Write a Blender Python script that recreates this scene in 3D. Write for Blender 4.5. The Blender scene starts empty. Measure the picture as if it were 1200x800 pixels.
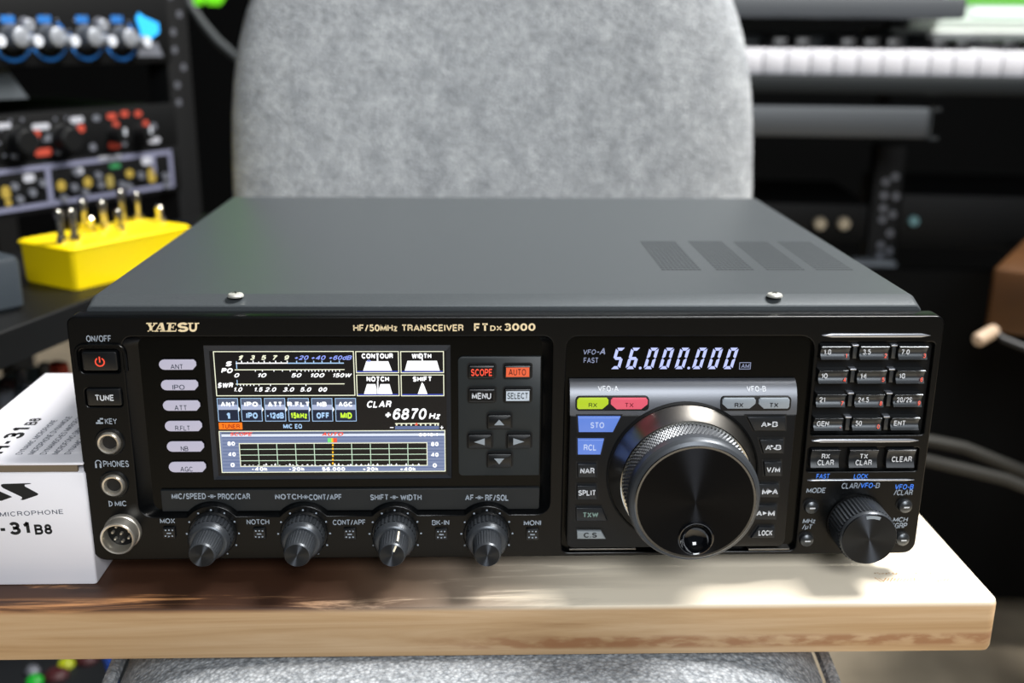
import bpy, bmesh, math, random
from mathutils import Vector, Matrix
random.seed(7)
PI = math.pi
COL = bpy.context.scene.collection

# ------------------------------------------------------------------ camera
F, CX, CY, CZ = 1232.82, -0.01495, -0.42043, 0.22631
PITCH, YAW, ROLL = 0.29169, 0.03595, 0.00864
cy_, sy_, cp_, sp_ = math.cos(YAW), math.sin(YAW), math.cos(PITCH), math.sin(PITCH)
FWD = Vector((sy_*cp_, cy_*cp_, -sp_)); RT0 = Vector((cy_, -sy_, 0)); UP0 = RT0.cross(FWD)
RT = RT0*math.cos(ROLL) + UP0*math.sin(ROLL); UP = UP0*math.cos(ROLL) - RT0*math.sin(ROLL)
CAM = Vector((CX, CY, CZ))

def vray(px, py): return FWD + RT*((px-600)/F) - UP*((py-400)/F)
def W(px, py, ax, val):                      # measured pixel -> point on an axis plane
    v = vray(px, py); t = (val-CAM[ax])/v[ax]; return CAM + v*t
def WZ(px, py, Z): return CAM + vray(px, py)*Z
def pp(px, py, w=0.0):                       # point on the radio's front panel, w metres proud of it
    p = W(px, py, 1, -w); return (p.x, p.z)
def rc(x0, y0, x1, y1, w=0.0):
    mx, my = (x0+x1)/2, (y0+y1)/2
    return (pp(x0, my, w)[0], pp(x1, my, w)[0], pp(mx, y1, w)[1], pp(mx, y0, w)[1])
def pr(r): return [(r[0], r[2]), (r[1], r[2]), (r[1], r[3]), (r[0], r[3])]

# ------------------------------------------------------------------ materials
def lin(c):
    if isinstance(c, str):
        c = [int(c[i:i+2], 16)/255 for i in (0, 2, 4)]
    return tuple((x/12.92 if x <= .04045 else ((x+.055)/1.055)**2.4) for x in c)
MATS = {}
def mat(name, col, rough=.5, metal=0, emit=0, spec=.5, coat=0, bump=None, mott=None):
    if name in MATS: return MATS[name]
    m = bpy.data.materials.new(name); m.use_nodes = True
    nt = m.node_tree; b = nt.nodes['Principled BSDF']
    c = (*lin(col), 1)
    b.inputs['Base Color'].default_value = c; b.inputs['Roughness'].default_value = rough
    b.inputs['Metallic'].default_value = metal; b.inputs['Specular IOR Level'].default_value = spec
    b.inputs['Coat Weight'].default_value = coat; b.inputs['Coat Roughness'].default_value = .08
    if emit:
        b.inputs['Emission Color'].default_value = c; b.inputs['Emission Strength'].default_value = emit
        if emit > .5: b.inputs['Base Color'].default_value = (c[0]*.15, c[1]*.15, c[2]*.15, 1)
    tc = nt.nodes.new('ShaderNodeTexCoord')
    if bump:
        n = nt.nodes.new('ShaderNodeTexNoise'); n.inputs['Scale'].default_value = bump[0]; n.inputs['Detail'].default_value = 3
        bp = nt.nodes.new('ShaderNodeBump'); bp.inputs['Strength'].default_value = bump[1]; bp.inputs['Distance'].default_value = bump[2]
        nt.links.new(tc.outputs['Object'], n.inputs['Vector']); nt.links.new(n.outputs['Fac'], bp.inputs['Height'])
        nt.links.new(bp.outputs['Normal'], b.inputs['Normal'])
    if mott:
        n2 = nt.nodes.new('ShaderNodeTexNoise'); n2.inputs['Scale'].default_value = mott[0]; n2.inputs['Detail'].default_value = 5
        cr = nt.nodes.new('ShaderNodeValToRGB')
        cr.color_ramp.elements[0].position = .3; cr.color_ramp.elements[1].position = .7
        k0, k1 = 1-mott[1], 1+mott[1]
        cr.color_ramp.elements[0].color = (c[0]*k0, c[1]*k0, c[2]*k0, 1); cr.color_ramp.elements[1].color = (c[0]*k1, c[1]*k1, c[2]*k1, 1)
        nt.links.new(tc.outputs['Object'], n2.inputs['Vector']); nt.links.new(n2.outputs['Fac'], cr.inputs['Fac'])
        nt.links.new(cr.outputs['Color'], b.inputs['Base Color'])
    MATS[name] = m; return m

M_panel = mat('panel_black', '050607', .28, 0, spec=.28, bump=(2600, .25, .0001))
M_case = mat('case_paint', '4a4f52', .38, .3, bump=(2200, .5, .00015), mott=(1500, .12))
M_vent = mat('vent_dark', '20262a', .6)
M_gloss = mat('gloss_black', '020303', .2, spec=.2)
M_well = mat('well_black', '050607', .5, spec=.25)
M_sub = mat('teal_grey', '1a2124', .5, bump=(2400, .2, .0001))
M_btn = mat('button_black', '0e1012', .32)
M_grad = mat('key_dark_metal', '4a4d50', .34, .75)
M_edge = mat('trim_metal', 'b9bdc6', .3, .8)
M_knob = mat('knob_dark', '4a4e53', .36, .55)
M_knobtop = None
M_rim = mat('rim_gun', '8a8782', .34, 1)
M_bright = mat('bright_ring', 'dcdcd6', .14, 1)
M_cowl = mat('cowl_metal', '6c6f75', .42, .6, bump=(2000, .2, .0001))
M_cowlblk = mat('cowl_black', '08090b', .4, spec=.35)
M_nickel = mat('nickel', 'd8d2c6', .33, .85)
M_hole = mat('hole_black', '020202', .6)
M_txt = mat('print_grey', 'a2adba', .6)
M_txtw = mat('print_white', 'd6dae0', .6, emit=0)
M_gold = mat('print_cream', 'f4dfb4', .5)
M_blue = mat('print_blue', '3f7fe8', .6, emit=.35)
M_red = mat('print_red', 'e8604a', .6, emit=.3)
M_redlit = mat('lit_red', 'ff5238', .5, emit=.9)
M_orglit = mat('lit_orange', 'fb6a3e', .5, emit=.75)
M_silv = mat('lit_silver', 'd7d3e8', .35, emit=.62)
M_silv2 = mat('lit_grey', '8e979f', .35, emit=.1)
M_green = mat('lit_green', 'c3e02c', .35, emit=.75)
M_pink = mat('lit_red_pill', 'f4647a', .35, emit=.75)
M_bluelit = mat('lit_blue', '6d92ee', .35, emit=.72)
M_bluetx = mat('lit_blue_text', 'c4d4fb', .5, emit=.8)
M_dig = mat('vfd_digit', 'c0caff', .5, emit=.95)
M_digdim = mat('vfd_dim', '9aa3c4', .5, emit=.7)
M_ink = mat('ink_black', '101214', .7)
M_ink2 = mat('ink_grey', '4b5262', .7)
# screen colours
S_bg = mat('lcd_black', '07090f', .25, emit=.9)
S_wh = mat('lcd_white', 'fcfdff', .4, emit=1.15)
S_cr = mat('lcd_cream', 'f2f4d8', .4, emit=1.0)
S_bl = mat('lcd_blue', '8ea0f6', .4, emit=1.0)
S_lb = mat('lcd_paleblue', 'a9cdf2', .4, emit=.95)
S_db = mat('lcd_deepblue', '3a4fc8', .4, emit=.9)
S_gr = mat('lcd_green', 'c9f23c', .4, emit=1.0)
S_or = mat('lcd_orange', 'ff7a10', .4, emit=1.0)
S_ro = mat('lcd_redtext', 'f0523a', .4, emit=1.0)
S_ort = mat('lcd_orangetext', 'a83a08', .4, emit=1.0)
S_sl = mat('lcd_slate', '7f8cae', .4, emit=.9)
S_sl2 = mat('lcd_slate_dark', '64749c', .4, emit=.9)
S_sl3 = mat('lcd_slate_light', 'dfe6f6', .4, emit=.95)
S_tab = mat('lcd_tab', '56617a', .4, emit=.9)
S_tab2 = mat('lcd_tab_light', 'aab4d2', .4, emit=.95)
S_grn = mat('lcd_greenmark', '6fe07a', .4, emit=1.0)
S_grid = mat('lcd_grid', 'cfe9cf', .4, emit=.95)
S_yel = mat('lcd_yellow', 'ffc020', .4, emit=1.0)
S_cell = mat('lcd_cell', '14203a', .3, emit=.9)

# ------------------------------------------------------------------ mesh collection
def P(u, v, w): return (u, -w, v)
def I(x, y, z): return (x, y, z)
_tc = {}
def _arc(cx, cy, rx, ry, a0, a1, n=10):
    return [(cx+rx*math.cos(math.radians(a0+(a1-a0)*i/n)), cy+ry*math.sin(math.radians(a0+(a1-a0)*i/n))) for i in range(n+1)]
GL = {                                           # plain grotesque letters as centre lines: width, strokes
 'A': (.74, [[(0, 0), (.37, 1), (.74, 0)], [(.14, .32), (.60, .32)]]),
 'B': (.6, [[(.3, .53), (0, .53), (0, 1)]+_arc(.36, .765, .2, .235, 90, -90), [(0, .53), (0, 0)]+_arc(.36, .265, .24, .265, -90, 90)+[(.1, .53)]]),
 'C': (.66, [_arc(.36, .5, .36, .5, 40, 320, 16)]), 'D': (.64, [[(0, 0), (0, 1)]+_arc(.26, .5, .38, .5, 90, -90, 14)+[(0, 0)]]),
 'E': (.54, [[(.54, 1), (0, 1), (0, 0), (.54, 0)], [(0, .52), (.48, .52)]]), 'F': (.52, [[(.52, 1), (0, 1), (0, 0)], [(0, .5), (.45, .5)]]),
 'G': (.7, [_arc(.36, .5, .36, .5, 42, 330, 16)+[(.68, .45), (.42, .45)], [(.68, .3), (.68, 0)]]), 'H': (.62, [[(0, 0), (0, 1)], [(.62, 0), (.62, 1)], [(0, .52), (.62, .52)]]),
 'I': (.02, [[(.01, 0), (.01, 1)]]), 'J': (.46, [[(.46, 1), (.46, .28)]+_arc(.23, .25, .23, .25, 0, -180)]), 'K': (.62, [[(0, 0), (0, 1)], [(.6, 1), (.02, .4)], [(.2, .56), (.63, 0)]]),
 'L': (.5, [[(0, 1), (0, 0), (.5, 0)]]), 'M': (.78, [[(0, 0), (0, 1), (.39, .1), (.78, 1), (.78, 0)]]), 'N': (.62, [[(0, 0), (0, 1), (.62, 0), (.62, 1)]]),
 'O': (.74, [_arc(.37, .5, .37, .5, 0, 360, 22)]), 'P': (.56, [[(0, 0), (0, 1)]+_arc(.32, .74, .26, .26, 90, -90)+[(0, .48)]]), 'Q': (.74, [_arc(.37, .5, .37, .5, 0, 360, 22), [(.45, .25), (.72, -.02)]]),
 'R': (.6, [[(0, 0), (0, 1)]+_arc(.34, .75, .24, .25, 90, -90)+[(0, .5)], [(.36, .5), (.54, .36), (.58, 0)]]), 'S': (.58, [_arc(.29, .75, .26, .25, 18, 270)+_arc(.29, .25, .28, .25, 90, -160)]),
 'T': (.6, [[(0, 1), (.6, 1)], [(.3, 1), (.3, 0)]]), 'U': (.62, [[(0, 1), (0, .32)]+_arc(.31, .31, .31, .31, 180, 360)+[(.62, 1)]]), 'V': (.7, [[(0, 1), (.35, 0), (.7, 1)]]),
 'W': (1.0, [[(0, 1), (.24, 0), (.5, .95), (.76, 0), (1.0, 1)]]), 'X': (.66, [[(0, 0), (.66, 1)], [(0, 1), (.66, 0)]]), 'Y': (.68, [[(0, 1), (.34, .44), (.68, 1)], [(.34, .44), (.34, 0)]]), 'Z': (.6, [[(0, 1), (.58, 1), (0, 0), (.6, 0)]]),
 '0': (.54, [_arc(.27, .5, .27, .5, 0, 360, 18)]), '1': (.26, [[(0, .76), (.1, .8), (.24, 1), (.24, 0)]]), '2': (.54, [_arc(.27, .71, .26, .29, 170, -35)+[(0, 0), (.54, 0)]]),
 '3': (.54, [_arc(.27, .76, .23, .24, 160, -90)+_arc(.27, .26, .27, .27, 90, -160)]), '4': (.58, [[(.44, 0), (.44, 1), (0, .28), (.58, .28)]]), '5': (.54, [[(.5, 1), (.1, 1), (.05, .5)]+_arc(.27, .32, .27, .32, 140, -155)]),
 '6': (.54, [_arc(.28, .31, .26, .31, 180, -180, 16)+[(.02, .55)]+_arc(.30, .62, .27, .38, 175, 35)]), '7': (.54, [[(0, 1), (.54, 1), (.3, .55), (.18, 0)]]), '8': (.54, [_arc(.27, .76, .22, .24, -90, 270, 16), _arc(.27, .27, .27, .27, 90, 450, 16)]),
 '9': (.54, [_arc(.26, .69, .26, .31, 0, 360, 16)+[(.52, .45)]+_arc(.24, .38, .27, .38, -5, -145)]), '/': (.36, [[(0, -.04), (.36, 1.04)]]), '-': (.3, [[(0, .42), (.3, .42)]]), '+': (.5, [[(0, .42), (.5, .42)], [(.25, .15), (.25, .69)]]),
 '.': (.02, [[(.01, -.02), (.01, .12)]]), ':': (.02, [[(.01, .05), (.01, .2)], [(.01, .55), (.01, .7)]]), 'z': (.42, [[(0, .7), (.4, .7), (0, 0), (.42, 0)]]), 'k': (.44, [[(0, 0), (0, 1)], [(.42, .72), (.02, .3)], [(.16, .44), (.44, 0)]]),
 'd': (.5, [_arc(.25, .35, .25, .36, 0, 360, 14), [(.5, 1), (.5, 0)]]), 'o': (.5, [_arc(.25, .35, .25, .35, 0, 360, 14)]), 'µ': (.48, [[(-.02, -.25), (.02, .72)], _arc(.24, .22, .23, .22, 180, 360)+[(.48, .72)]]), ' ': (.22, []),
}
def text2d(s, shear=0.0, bold=.0, spacing=1.0):
    k = (s, shear, bold, spacing)
    if k in _tc: return _tc[k]
    t = .135+bold*2.6; h = t/2; vs = []; fs = []; x0 = 0
    for ch in s:
        w_, strokes = GL[ch]
        for pl in strokes:
            P_ = [(x0+x, h+y*(1-t)) for x, y in pl]
            P_ = [p for i, p in enumerate(P_) if i == 0 or math.hypot(p[0]-P_[i-1][0], p[1]-P_[i-1][1]) > 1e-5]
            runs = [[P_[0]]]                     # break the stroke at sharp corners, each end a little long
            for i in range(1, len(P_)):
                runs[-1].append(P_[i])
                if i < len(P_)-1:
                    d1 = (P_[i][0]-P_[i-1][0], P_[i][1]-P_[i-1][1]); d2 = (P_[i+1][0]-P_[i][0], P_[i+1][1]-P_[i][1])
                    if d1[0]*d2[0]+d1[1]*d2[1] < -.2*math.hypot(*d1)*math.hypot(*d2):
                        e1 = .45*h/math.hypot(*d1); e2 = .45*h/math.hypot(*d2); q = P_[i]
                        runs[-1][-1] = (q[0]+d1[0]*e1, q[1]+d1[1]*e1); runs.append([(q[0]-d2[0]*e2, q[1]-d2[1]*e2)])
            whole = len(runs) == 1
            for P_ in runs:
                n = len(P_); closed = whole and math.hypot(P_[0][0]-P_[-1][0], P_[0][1]-P_[-1][1]) < 1e-4
                base = len(vs)
                for i in range(n):
                    if i == 0: a, c = (P_[-2] if closed else None), P_[1]
                    elif i == n-1: a, c = P_[-2], (P_[1] if closed else None)
                    else: a, c = P_[i-1], P_[i+1]
                    b_ = P_[i]; ds = []
                    if a: l = math.hypot(b_[0]-a[0], b_[1]-a[1]); ds.append(((b_[0]-a[0])/l, (b_[1]-a[1])/l))
                    if c: l = math.hypot(c[0]-b_[0], c[1]-b_[1]); ds.append(((c[0]-b_[0])/l, (c[1]-b_[1])/l))
                    if len(ds) == 2:
                        n1 = (-ds[0][1], ds[0][0]); n2 = (-ds[1][1], ds[1][0]); q = max(1+n1[0]*n2[0]+n1[1]*n2[1], .45)
                        nx, ny = (n1[0]+n2[0])/q, (n1[1]+n2[1])/q
                    else: nx, ny = -ds[0][1], ds[0][0]
                    ex = 0.0
                    vs += [(b_[0]+nx*h, b_[1]+ny*h), (b_[0]-nx*h, b_[1]-ny*h)]
                for i in range(n-1): fs.append((base+2*i+1, base+2*i+3, base+2*i+2, base+2*i))
        x0 += w_+t+.10*spacing
    vs = [(x+y*shear*.8, y) for x, y in vs]
    xs = [v[0] for v in vs]; ys = [v[1] for v in vs]
    r = (vs, fs, min(xs), max(xs), min(ys), max(ys)); _tc[k] = r; return r
def plate2d(loops, ext, bev):
    c = bpy.data.curves.new('p', 'CURVE'); c.dimensions = '2D'; c.fill_mode = 'BOTH'; S = 10.0
    for lp in loops:
        s = c.splines.new('POLY'); s.points.add(len(lp)-1); s.use_cyclic_u = True
        for i, (x, y) in enumerate(lp): s.points[i].co = (x*S, y*S, 0, 1)
    c.extrude = (ext/2-bev)*S; c.bevel_depth = bev*S; c.bevel_resolution = 2; c.offset = -bev*S
    o = bpy.data.objects.new('p', c); me = bpy.data.meshes.new_from_object(o)
    vs = [(v.co.x/S, v.co.y/S, v.co.z/S) for v in me.vertices]; fs = [tuple(p.vertices) for p in me.polygons]
    bpy.data.objects.remove(o); bpy.data.curves.remove(c); bpy.data.meshes.remove(me)
    return vs, fs
def area(p): return sum(p[i-1][0]*p[i][1]-p[i][0]*p[i-1][1] for i in range(len(p)))/2
def ccw(p): return p if area(p) > 0 else p[::-1]
def inset(p, d):
    n = len(p); out = []
    for i in range(n):
        a, b, c = p[i-1], p[i], p[(i+1) % n]
        e1 = (b[0]-a[0], b[1]-a[1]); e2 = (c[0]-b[0], c[1]-b[1])
        l1 = math.hypot(*e1) or 1e-9; l2 = math.hypot(*e2) or 1e-9
        n1 = (-e1[1]/l1, e1[0]/l1); n2 = (-e2[1]/l2, e2[0]/l2)
        k = 1+n1[0]*n2[0]+n1[1]*n2[1]; k = max(k, .3)
        out.append((b[0]+d*(n1[0]+n2[0])/k, b[1]+d*(n1[1]+n2[1])/k))
    return out
def rrect(r, rad, n=5):
    u0, u1, v0, v1 = r
    rad = rad if isinstance(rad, (list, tuple)) else [rad]*4      # bl br tr tl
    out = []
    for (cx, cy, a0, q) in ((u0, v0, PI, rad[0]), (u1, v0, 1.5*PI, rad[1]), (u1, v1, 0, rad[2]), (u0, v1, .5*PI, rad[3])):
        if q <= 0: out.append((cx, cy)); continue
        ox = cx + (q if cx == u0 else -q); oy = cy + (q if cy == v0 else -q)
        for i in range(n+1):
            a = a0+i*.5*PI/n; out.append((ox+q*math.cos(a), oy+q*math.sin(a)))
    return out
def circle(c, r, n=24): return [(c[0]+r*math.cos(2*PI*i/n), c[1]+r*math.sin(2*PI*i/n)) for i in range(n)]

class MB:
    def __init__(s, T=P): s.v = []; s.f = []; s.m = []; s.mats = []; s.T = T
    def mi(s, m):
        if m not in s.mats: s.mats.append(m)
        return s.mats.index(m)
    def raw(s, vs, fs, m, T=None):
        T = T or s.T; o = len(s.v); s.v += [Vector(T(*p)) for p in vs]; k = s.mi(m)
        for f in fs: s.f.append([i+o for i in f]); s.m.append(k)
        return s
    def rings(s, rings, m, cap0=True, cap1=True, T=None, mid=None):
        n = len(rings[0]); vs = [p for r in rings for p in r]; fs = []
        for j in range(len(rings)-1):
            for i in range(n):
                a, b = j*n+i, j*n+(i+1) % n; fs.append((a, b, b+n, a+n))
        if cap0: fs.append(tuple(range(n))[::-1])
        if cap1: fs.append(tuple(range((len(rings)-1)*n, len(rings)*n)))
        return s.raw(vs, fs, m, T)
    def prism(s, poly, w0, w1, m, b=0, top=None):
        p = ccw(poly); R = [[(u, v, w0) for u, v in p]]
        if b:
            R.append([(u, v, w1-b) for u, v in p]); R.append([(u, v, w1-b*.3) for u, v in inset(p, b*.3)]); R.append([(u, v, w1) for u, v in inset(p, b)])
        else: R.append([(u, v, w1) for u, v in p])
        if top is None: return s.rings(R, m)
        s.rings(R, m, cap1=False); return s.raw(R[-1], [tuple(range(len(p)))], top)
    def flat(s, poly, w, m): return s.raw([(u, v, w) for u, v in ccw(poly)], [tuple(range(len(poly)))], m)
    def rect(s, r, w, m): return s.flat(pr(r), w, m)
    def box(s, x0, x1, y0, y1, z0, z1, m, b=0):
        if b <= 0:
            vs = [(x, y, z) for z in (z0, z1) for x, y in ((x0, y0), (x1, y0), (x1, y1), (x0, y1))]
            return s.raw(vs, [(3, 2, 1, 0), (4, 5, 6, 7), (0, 1, 5, 4), (1, 2, 6, 5), (2, 3, 7, 6), (3, 0, 4, 7)], m)
        R = []
        for z, d in ((z0, b), (z0+b*.3, b*.3), (z0+b, 0), (z1-b, 0), (z1-b*.3, b*.3), (z1, b)):
            R.append([(x, y, z) for x, y in rrect((x0+d, x1-d, y0+d, y1-d), max(b-d*.0, .0001)*.999, 3)])
        return s.rings(R, m)
    def lathe(s, c, prof, m, n=40, cap0=False, cap1=True, rf=None, mats=None):
        R = []
        for j, (r, w) in enumerate(prof):
            R.append([(c[0]+(r+(rf(i, j) if rf else 0))*math.cos(2*PI*i/n), c[1]+(r+(rf(i, j) if rf else 0))*math.sin(2*PI*i/n), w) for i in range(n)])
        if not mats: return s.rings(R, m, cap0, cap1)
        for j in range(len(R)-1):
            s.rings([R[j], R[j+1]], mats[j], False, False)
        if cap1: s.raw(R[-1], [tuple(range(n))], mats[-1])
        return s
    def plate(s, loops, w0, w1, m, bev=.0004):
        vs, fs = plate2d(loops, w1-w0, bev); c = (w0+w1)/2
        return s.raw([(x, y, z+c) for x, y, z in vs], fs, m)
    def text(s, t, r, w, m, shear=0.0, bold=.006, rot=0.0, sp=1.0):
        vs, fs, x0, x1, y0, y1 = text2d(t, shear, bold, sp)
        kx = (r[1]-r[0])/(x1-x0); ky = (r[3]-r[2])/(y1-y0); cx, cy = (r[0]+r[1])/2, (r[2]+r[3])/2
        out = []
        for x, y in vs:
            u = (x-(x0+x1)/2)*kx; v = (y-(y0+y1)/2)*ky
            out.append((cx+u*math.cos(rot)-v*math.sin(rot), cy+u*math.sin(rot)+v*math.cos(rot), w))
        return s.raw(out, fs, m)
    def tube(s, pts, r, m, n=10, cap=True):
        R = []; pts = [Vector(p) for p in pts]; prev = None
        for i, p in enumerate(pts):
            t = (pts[min(i+1, len(pts)-1)]-pts[max(i-1, 0)]).normalized()
            a = prev if prev is not None else (Vector((0, 0, 1)) if abs(t.z) < .9 else Vector((1, 0, 0)))
            a = (a-t*a.dot(t)).normalized(); prev = a; b = t.cross(a)
            rr = r[i] if isinstance(r, (list, tuple)) else r
            R.append([tuple(p+(a*math.cos(2*PI*k/n)+b*math.sin(2*PI*k/n))*rr) for k in range(n)])
        return s.rings(R, m, cap, cap)
    def build(s, name, parent=None, label=None, kind=None, sharp=32, recalc=False):
        lo = Vector([min(v[i] for v in s.v) for i in range(3)]); hi = Vector([max(v[i] for v in s.v) for i in range(3)])
        c = (lo+hi)/2
        if parent is None: c.z = lo.z
        me = bpy.data.meshes.new(name); me.from_pydata([v-c for v in s.v], [], s.f)
        for m in s.mats: me.materials.append(m)
        me.polygons.foreach_set('material_index', s.m); me.polygons.foreach_set('use_smooth', [True]*len(s.f))
        me.update(); me.set_sharp_from_angle(angle=math.radians(sharp))
        if recalc:
            bm = bmesh.new(); bm.from_mesh(me); bmesh.ops.recalc_face_normals(bm, faces=bm.faces); bm.to_mesh(me); bm.free()
        o = bpy.data.objects.new(name, me); COL.objects.link(o)
        off = Vector((0, 0, 0))
        if parent is not None: o.parent = parent; off = Vector(parent['_o'])
        o.location = c-off; o['_o'] = tuple(c)      # position in the frame of the thing's root
        if label: o['label'] = label
        if kind: o['kind'] = kind
        return o
def root(name, label, cat, loc, rz=0, group=None, base=None):
    o = bpy.data.objects.new(name, None); COL.objects.link(o); o.empty_display_size = .02
    o.location = loc; o.rotation_euler = (0, 0, rz); o['label'] = label; o['category'] = cat
    o['_o'] = tuple(base) if base is not None else (0., 0., 0.)
    if group: o['group'] = group
    return o
def tag(o, label, cat, group=None):
    o['label'] = label; o['category'] = cat
    if group: o['group'] = group
    return o
def copy_tree(o, parent=None):
    c = o.copy(); COL.objects.link(c)
    if parent is not None: c.parent = parent
    for ch in [q for q in COL.objects if q.parent == o and q != c]: copy_tree(ch, c)
    return c

# ================================================================== THE RADIO
BASE = Vector((0, .14, -.011))
rad = root('radio_transceiver', 'black desktop radio transceiver with lit colour display and large tuning dial, on the wooden board', 'radio', BASE, base=BASE)
H, WH = .1108, .1825
D = .2844
# --- case (cross-section extruded along y, sloped front lip)
cb = MB(I)
def csec(y, hw, z0, z1, r):
    return [(x-.0007, y, z) for x, z in rrect((-hw, hw, z0, z1), [.002, .002, r, r], 4)]
cb.rings([csec(.0108, .1772, .003, .1122, .003), csec(.0112, .1774, .003, .1128, .003), csec(.019, .1774, .002, .1155, .003), csec(.0205, .1772, .002, .1156, .003),
          csec(D-.001, .1772, .002, .1156, .003), csec(D, .1762, .003, .1146, .003)], M_case)
cb.build('case', rad)
ZT = .1156
# vents on the lid
def vent(q, rows=15, dash=9):
    mb = MB(I)
    ps = [W(x, y, 2, ZT) for x, y in q]                 # back-left, back-right, front-right, front-left
    x0 = (ps[0].x+ps[3].x)/2; x1 = (ps[1].x+ps[2].x)/2; yb = (ps[0].y+ps[1].y)/2; yf = (ps[2].y+ps[3].y)/2
    for i in range(rows):
        y = yf+(yb-yf)*(i+.5)/rows; h = abs(yb-yf)/rows*.30
        for k in range(dash):
            a = x0+(x1-x0)*(k+.08)/dash; b = x0+(x1-x0)*(k+.92)/dash
            mb.box(a, b, y-h, y+h, ZT-.0008, ZT+.00006, M_vent)
    mb.build('vent', rad)
vent([(751.6, 282.4), (793, 282.4), (820.4, 317), (773, 317)])
vent([(807, 282.4), (848, 282.4), (882, 317), (838, 317)])
vent([(860, 283), (901, 283), (942, 317), (897, 317)])
vent([(912, 283), (950, 283), (1000, 317), (955, 317)])
for sx, sy in ((276, 344), (908, 344)):
    p = W(sx, sy, 2, ZT+.001); mb = MB(I)
    prof = [(.0034, 0), (.0034, .0006), (.003, .0012), (.0018, .0016), (.0006, .0017)]
    R = [[(p.x+r*math.cos(2*PI*i/24), p.y+r*math.sin(2*PI*i/24), ZT-.0002+h) for i in range(24)] for r, h in prof]
    mb.rings(R, mat('screw_metal', 'dcdcd4', .35, .6))
    for a in (.4, .4+PI/2):
        ca, sa = math.cos(a), math.sin(a); l, t = .0015, .0003
        mb.raw([(p.x+ca*x-sa*y, p.y+sa*x+ca*y, ZT+.0017) for x, y in ((-l, -t), (l, -t), (l, t), (-l, t))], [(0, 1, 2, 3)], M_hole)
    mb.build('screw', rad)
for fx, fy in ((-.14, .06), (.14, .06), (-.14, .225), (.14, .225)):
    mb = MB(I); mb.rings([[(fx+r*math.cos(2*PI*i/24), fy+r*math.sin(2*PI*i/24), z) for i in range(24)] for r, z in ((.010, -.011), (.011, -.010), (.012, .003))], M_well)
    mb.build('foot', rad)

# --- front panel plate with openings
outer = rrect((-WH, WH, 0, H), [.0055, .0055, .0035, .0035], 6)
A = (pp(151, 480)[0], pp(646, 500)[0], pp(400, 604)[1], pp(400, 394.5)[1])
KN = [pp(249.5, 625), pp(356.5, 625), pp(463.3, 625), pp(570.6, 625)]
KR = .0134
def recess(r, rad_, kr):
    u0, u1, v0, v1 = r; pts = []
    n = 6
    def arc(cx, cy, q, a0, a1, m=n):
        for i in range(m+1):
            a = a0+(a1-a0)*i/m; pts.append((cx+q*math.cos(a), cy+q*math.sin(a)))
    arc(u0+rad_[0], v0+rad_[0], rad_[0], PI, 1.5*PI)
    for c in KN:
        h = v0-c[1]; s_ = math.asin(min(.99, h/kr)); arc(c[0], c[1], kr, PI-s_, s_, 12)
    arc(u1-rad_[1], v0+rad_[1], rad_[1], 1.5*PI, 2*PI)
    arc(u1-rad_[2], v1-rad_[2], rad_[2], 0, .5*PI)
    arc(u0+rad_[3], v1-rad_[3], rad_[3], .5*PI, PI)
    return pts
LA = recess(A, (.006, .006, .004, .004), KR)
LB = recess((A[0]+.0052, A[1]-.0042, A[2]+.0012, A[3]-.0012), (.0045, .0045, .0035, .0035), KR+.0012)
V = (pp(661, 520)[0], pp(944, 520)[0], pp(800, 646)[1], pp(800, 394)[1])
LV = rrect(V, [.003, .003, .006, .005], 5)
KP = (pp(955.5, 450)[0], pp(1090, 450)[0], pp(1020, 509.5)[1], pp(1020, 401)[1])
LK = rrect(KP, .0015, 3)
CP = (pp(946.5, 538)[0], pp(1076, 538)[0], pp(1020, 552)[1], pp(1020, 524.5)[1])
LC = rrect(CP, .0012, 3)
PW = rc(93.5, 409.5, 140, 437); LP = rrect(PW, .0015, 3)
TU = rc(100, 455, 143, 476.5); LT = rrect(TU, .0015, 3)
fp = MB()
fp.plate([outer, LA, LV, LK, LC, LP, LT], -.0095, 0, M_panel, .0006)
# printed lettering
def T(mb, s, x0, y0, x1, y1, w, m, **k): mb.text(s, rc(x0, y0, x1, y1, w), w+.00006, m, **k)
T(fp, 'ON/OFF', 101, 392.8, 130, 400.3, 0, M_txt)
T(fp, 'KEY', 123, 490, 137, 496.8, 0, M_txt)
T(fp, 'PHONES', 121, 539.5, 151, 547, 0, M_txt)
T(fp, 'MIC', 134.5, 586.5, 148, 593, 0, M_txt)
# key icon, headphone icon, microphone icon
fp.rect(rc(112.5, 494.5, 121, 496.5), .00006, M_txt); fp.rect(rc(114.5, 491.8, 117.5, 494.2), .00006, M_txt); fp.rect(rc(117, 489.6, 121, 491.4), .00006, M_txt)
c0 = pp(115.2, 542.3)
def ring2(mb, c, r0, r1, a0, a1, w, m, n=16):
    vs = []; fs = []
    for i in range(n+1):
        a = a0+(a1-a0)*i/n
        vs += [(c[0]+r0*math.cos(a), c[1]+r0*math.sin(a), w), (c[0]+r1*math.cos(a), c[1]+r1*math.sin(a), w)]
    for i in range(n): fs.append((2*i, 2*i+1, 2*i+3, 2*i+2))
    mb.raw(vs, fs, m)
ring2(fp, c0, .0010, .0014, -.3, PI+.3, .00006, M_txt)
fp.rect(rc(111.5, 543, 113.6, 548), .00006, M_txt); fp.rect(rc(116.8, 543, 119, 548), .00006, M_txt)
fp.rect(rc(127.5, 586.5, 128.6, 593.3), .00006, M_txt); ring2(fp, pp(128.5, 590), .0009, .0013, -PI/2, PI/2, .00006, M_txt)
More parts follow.
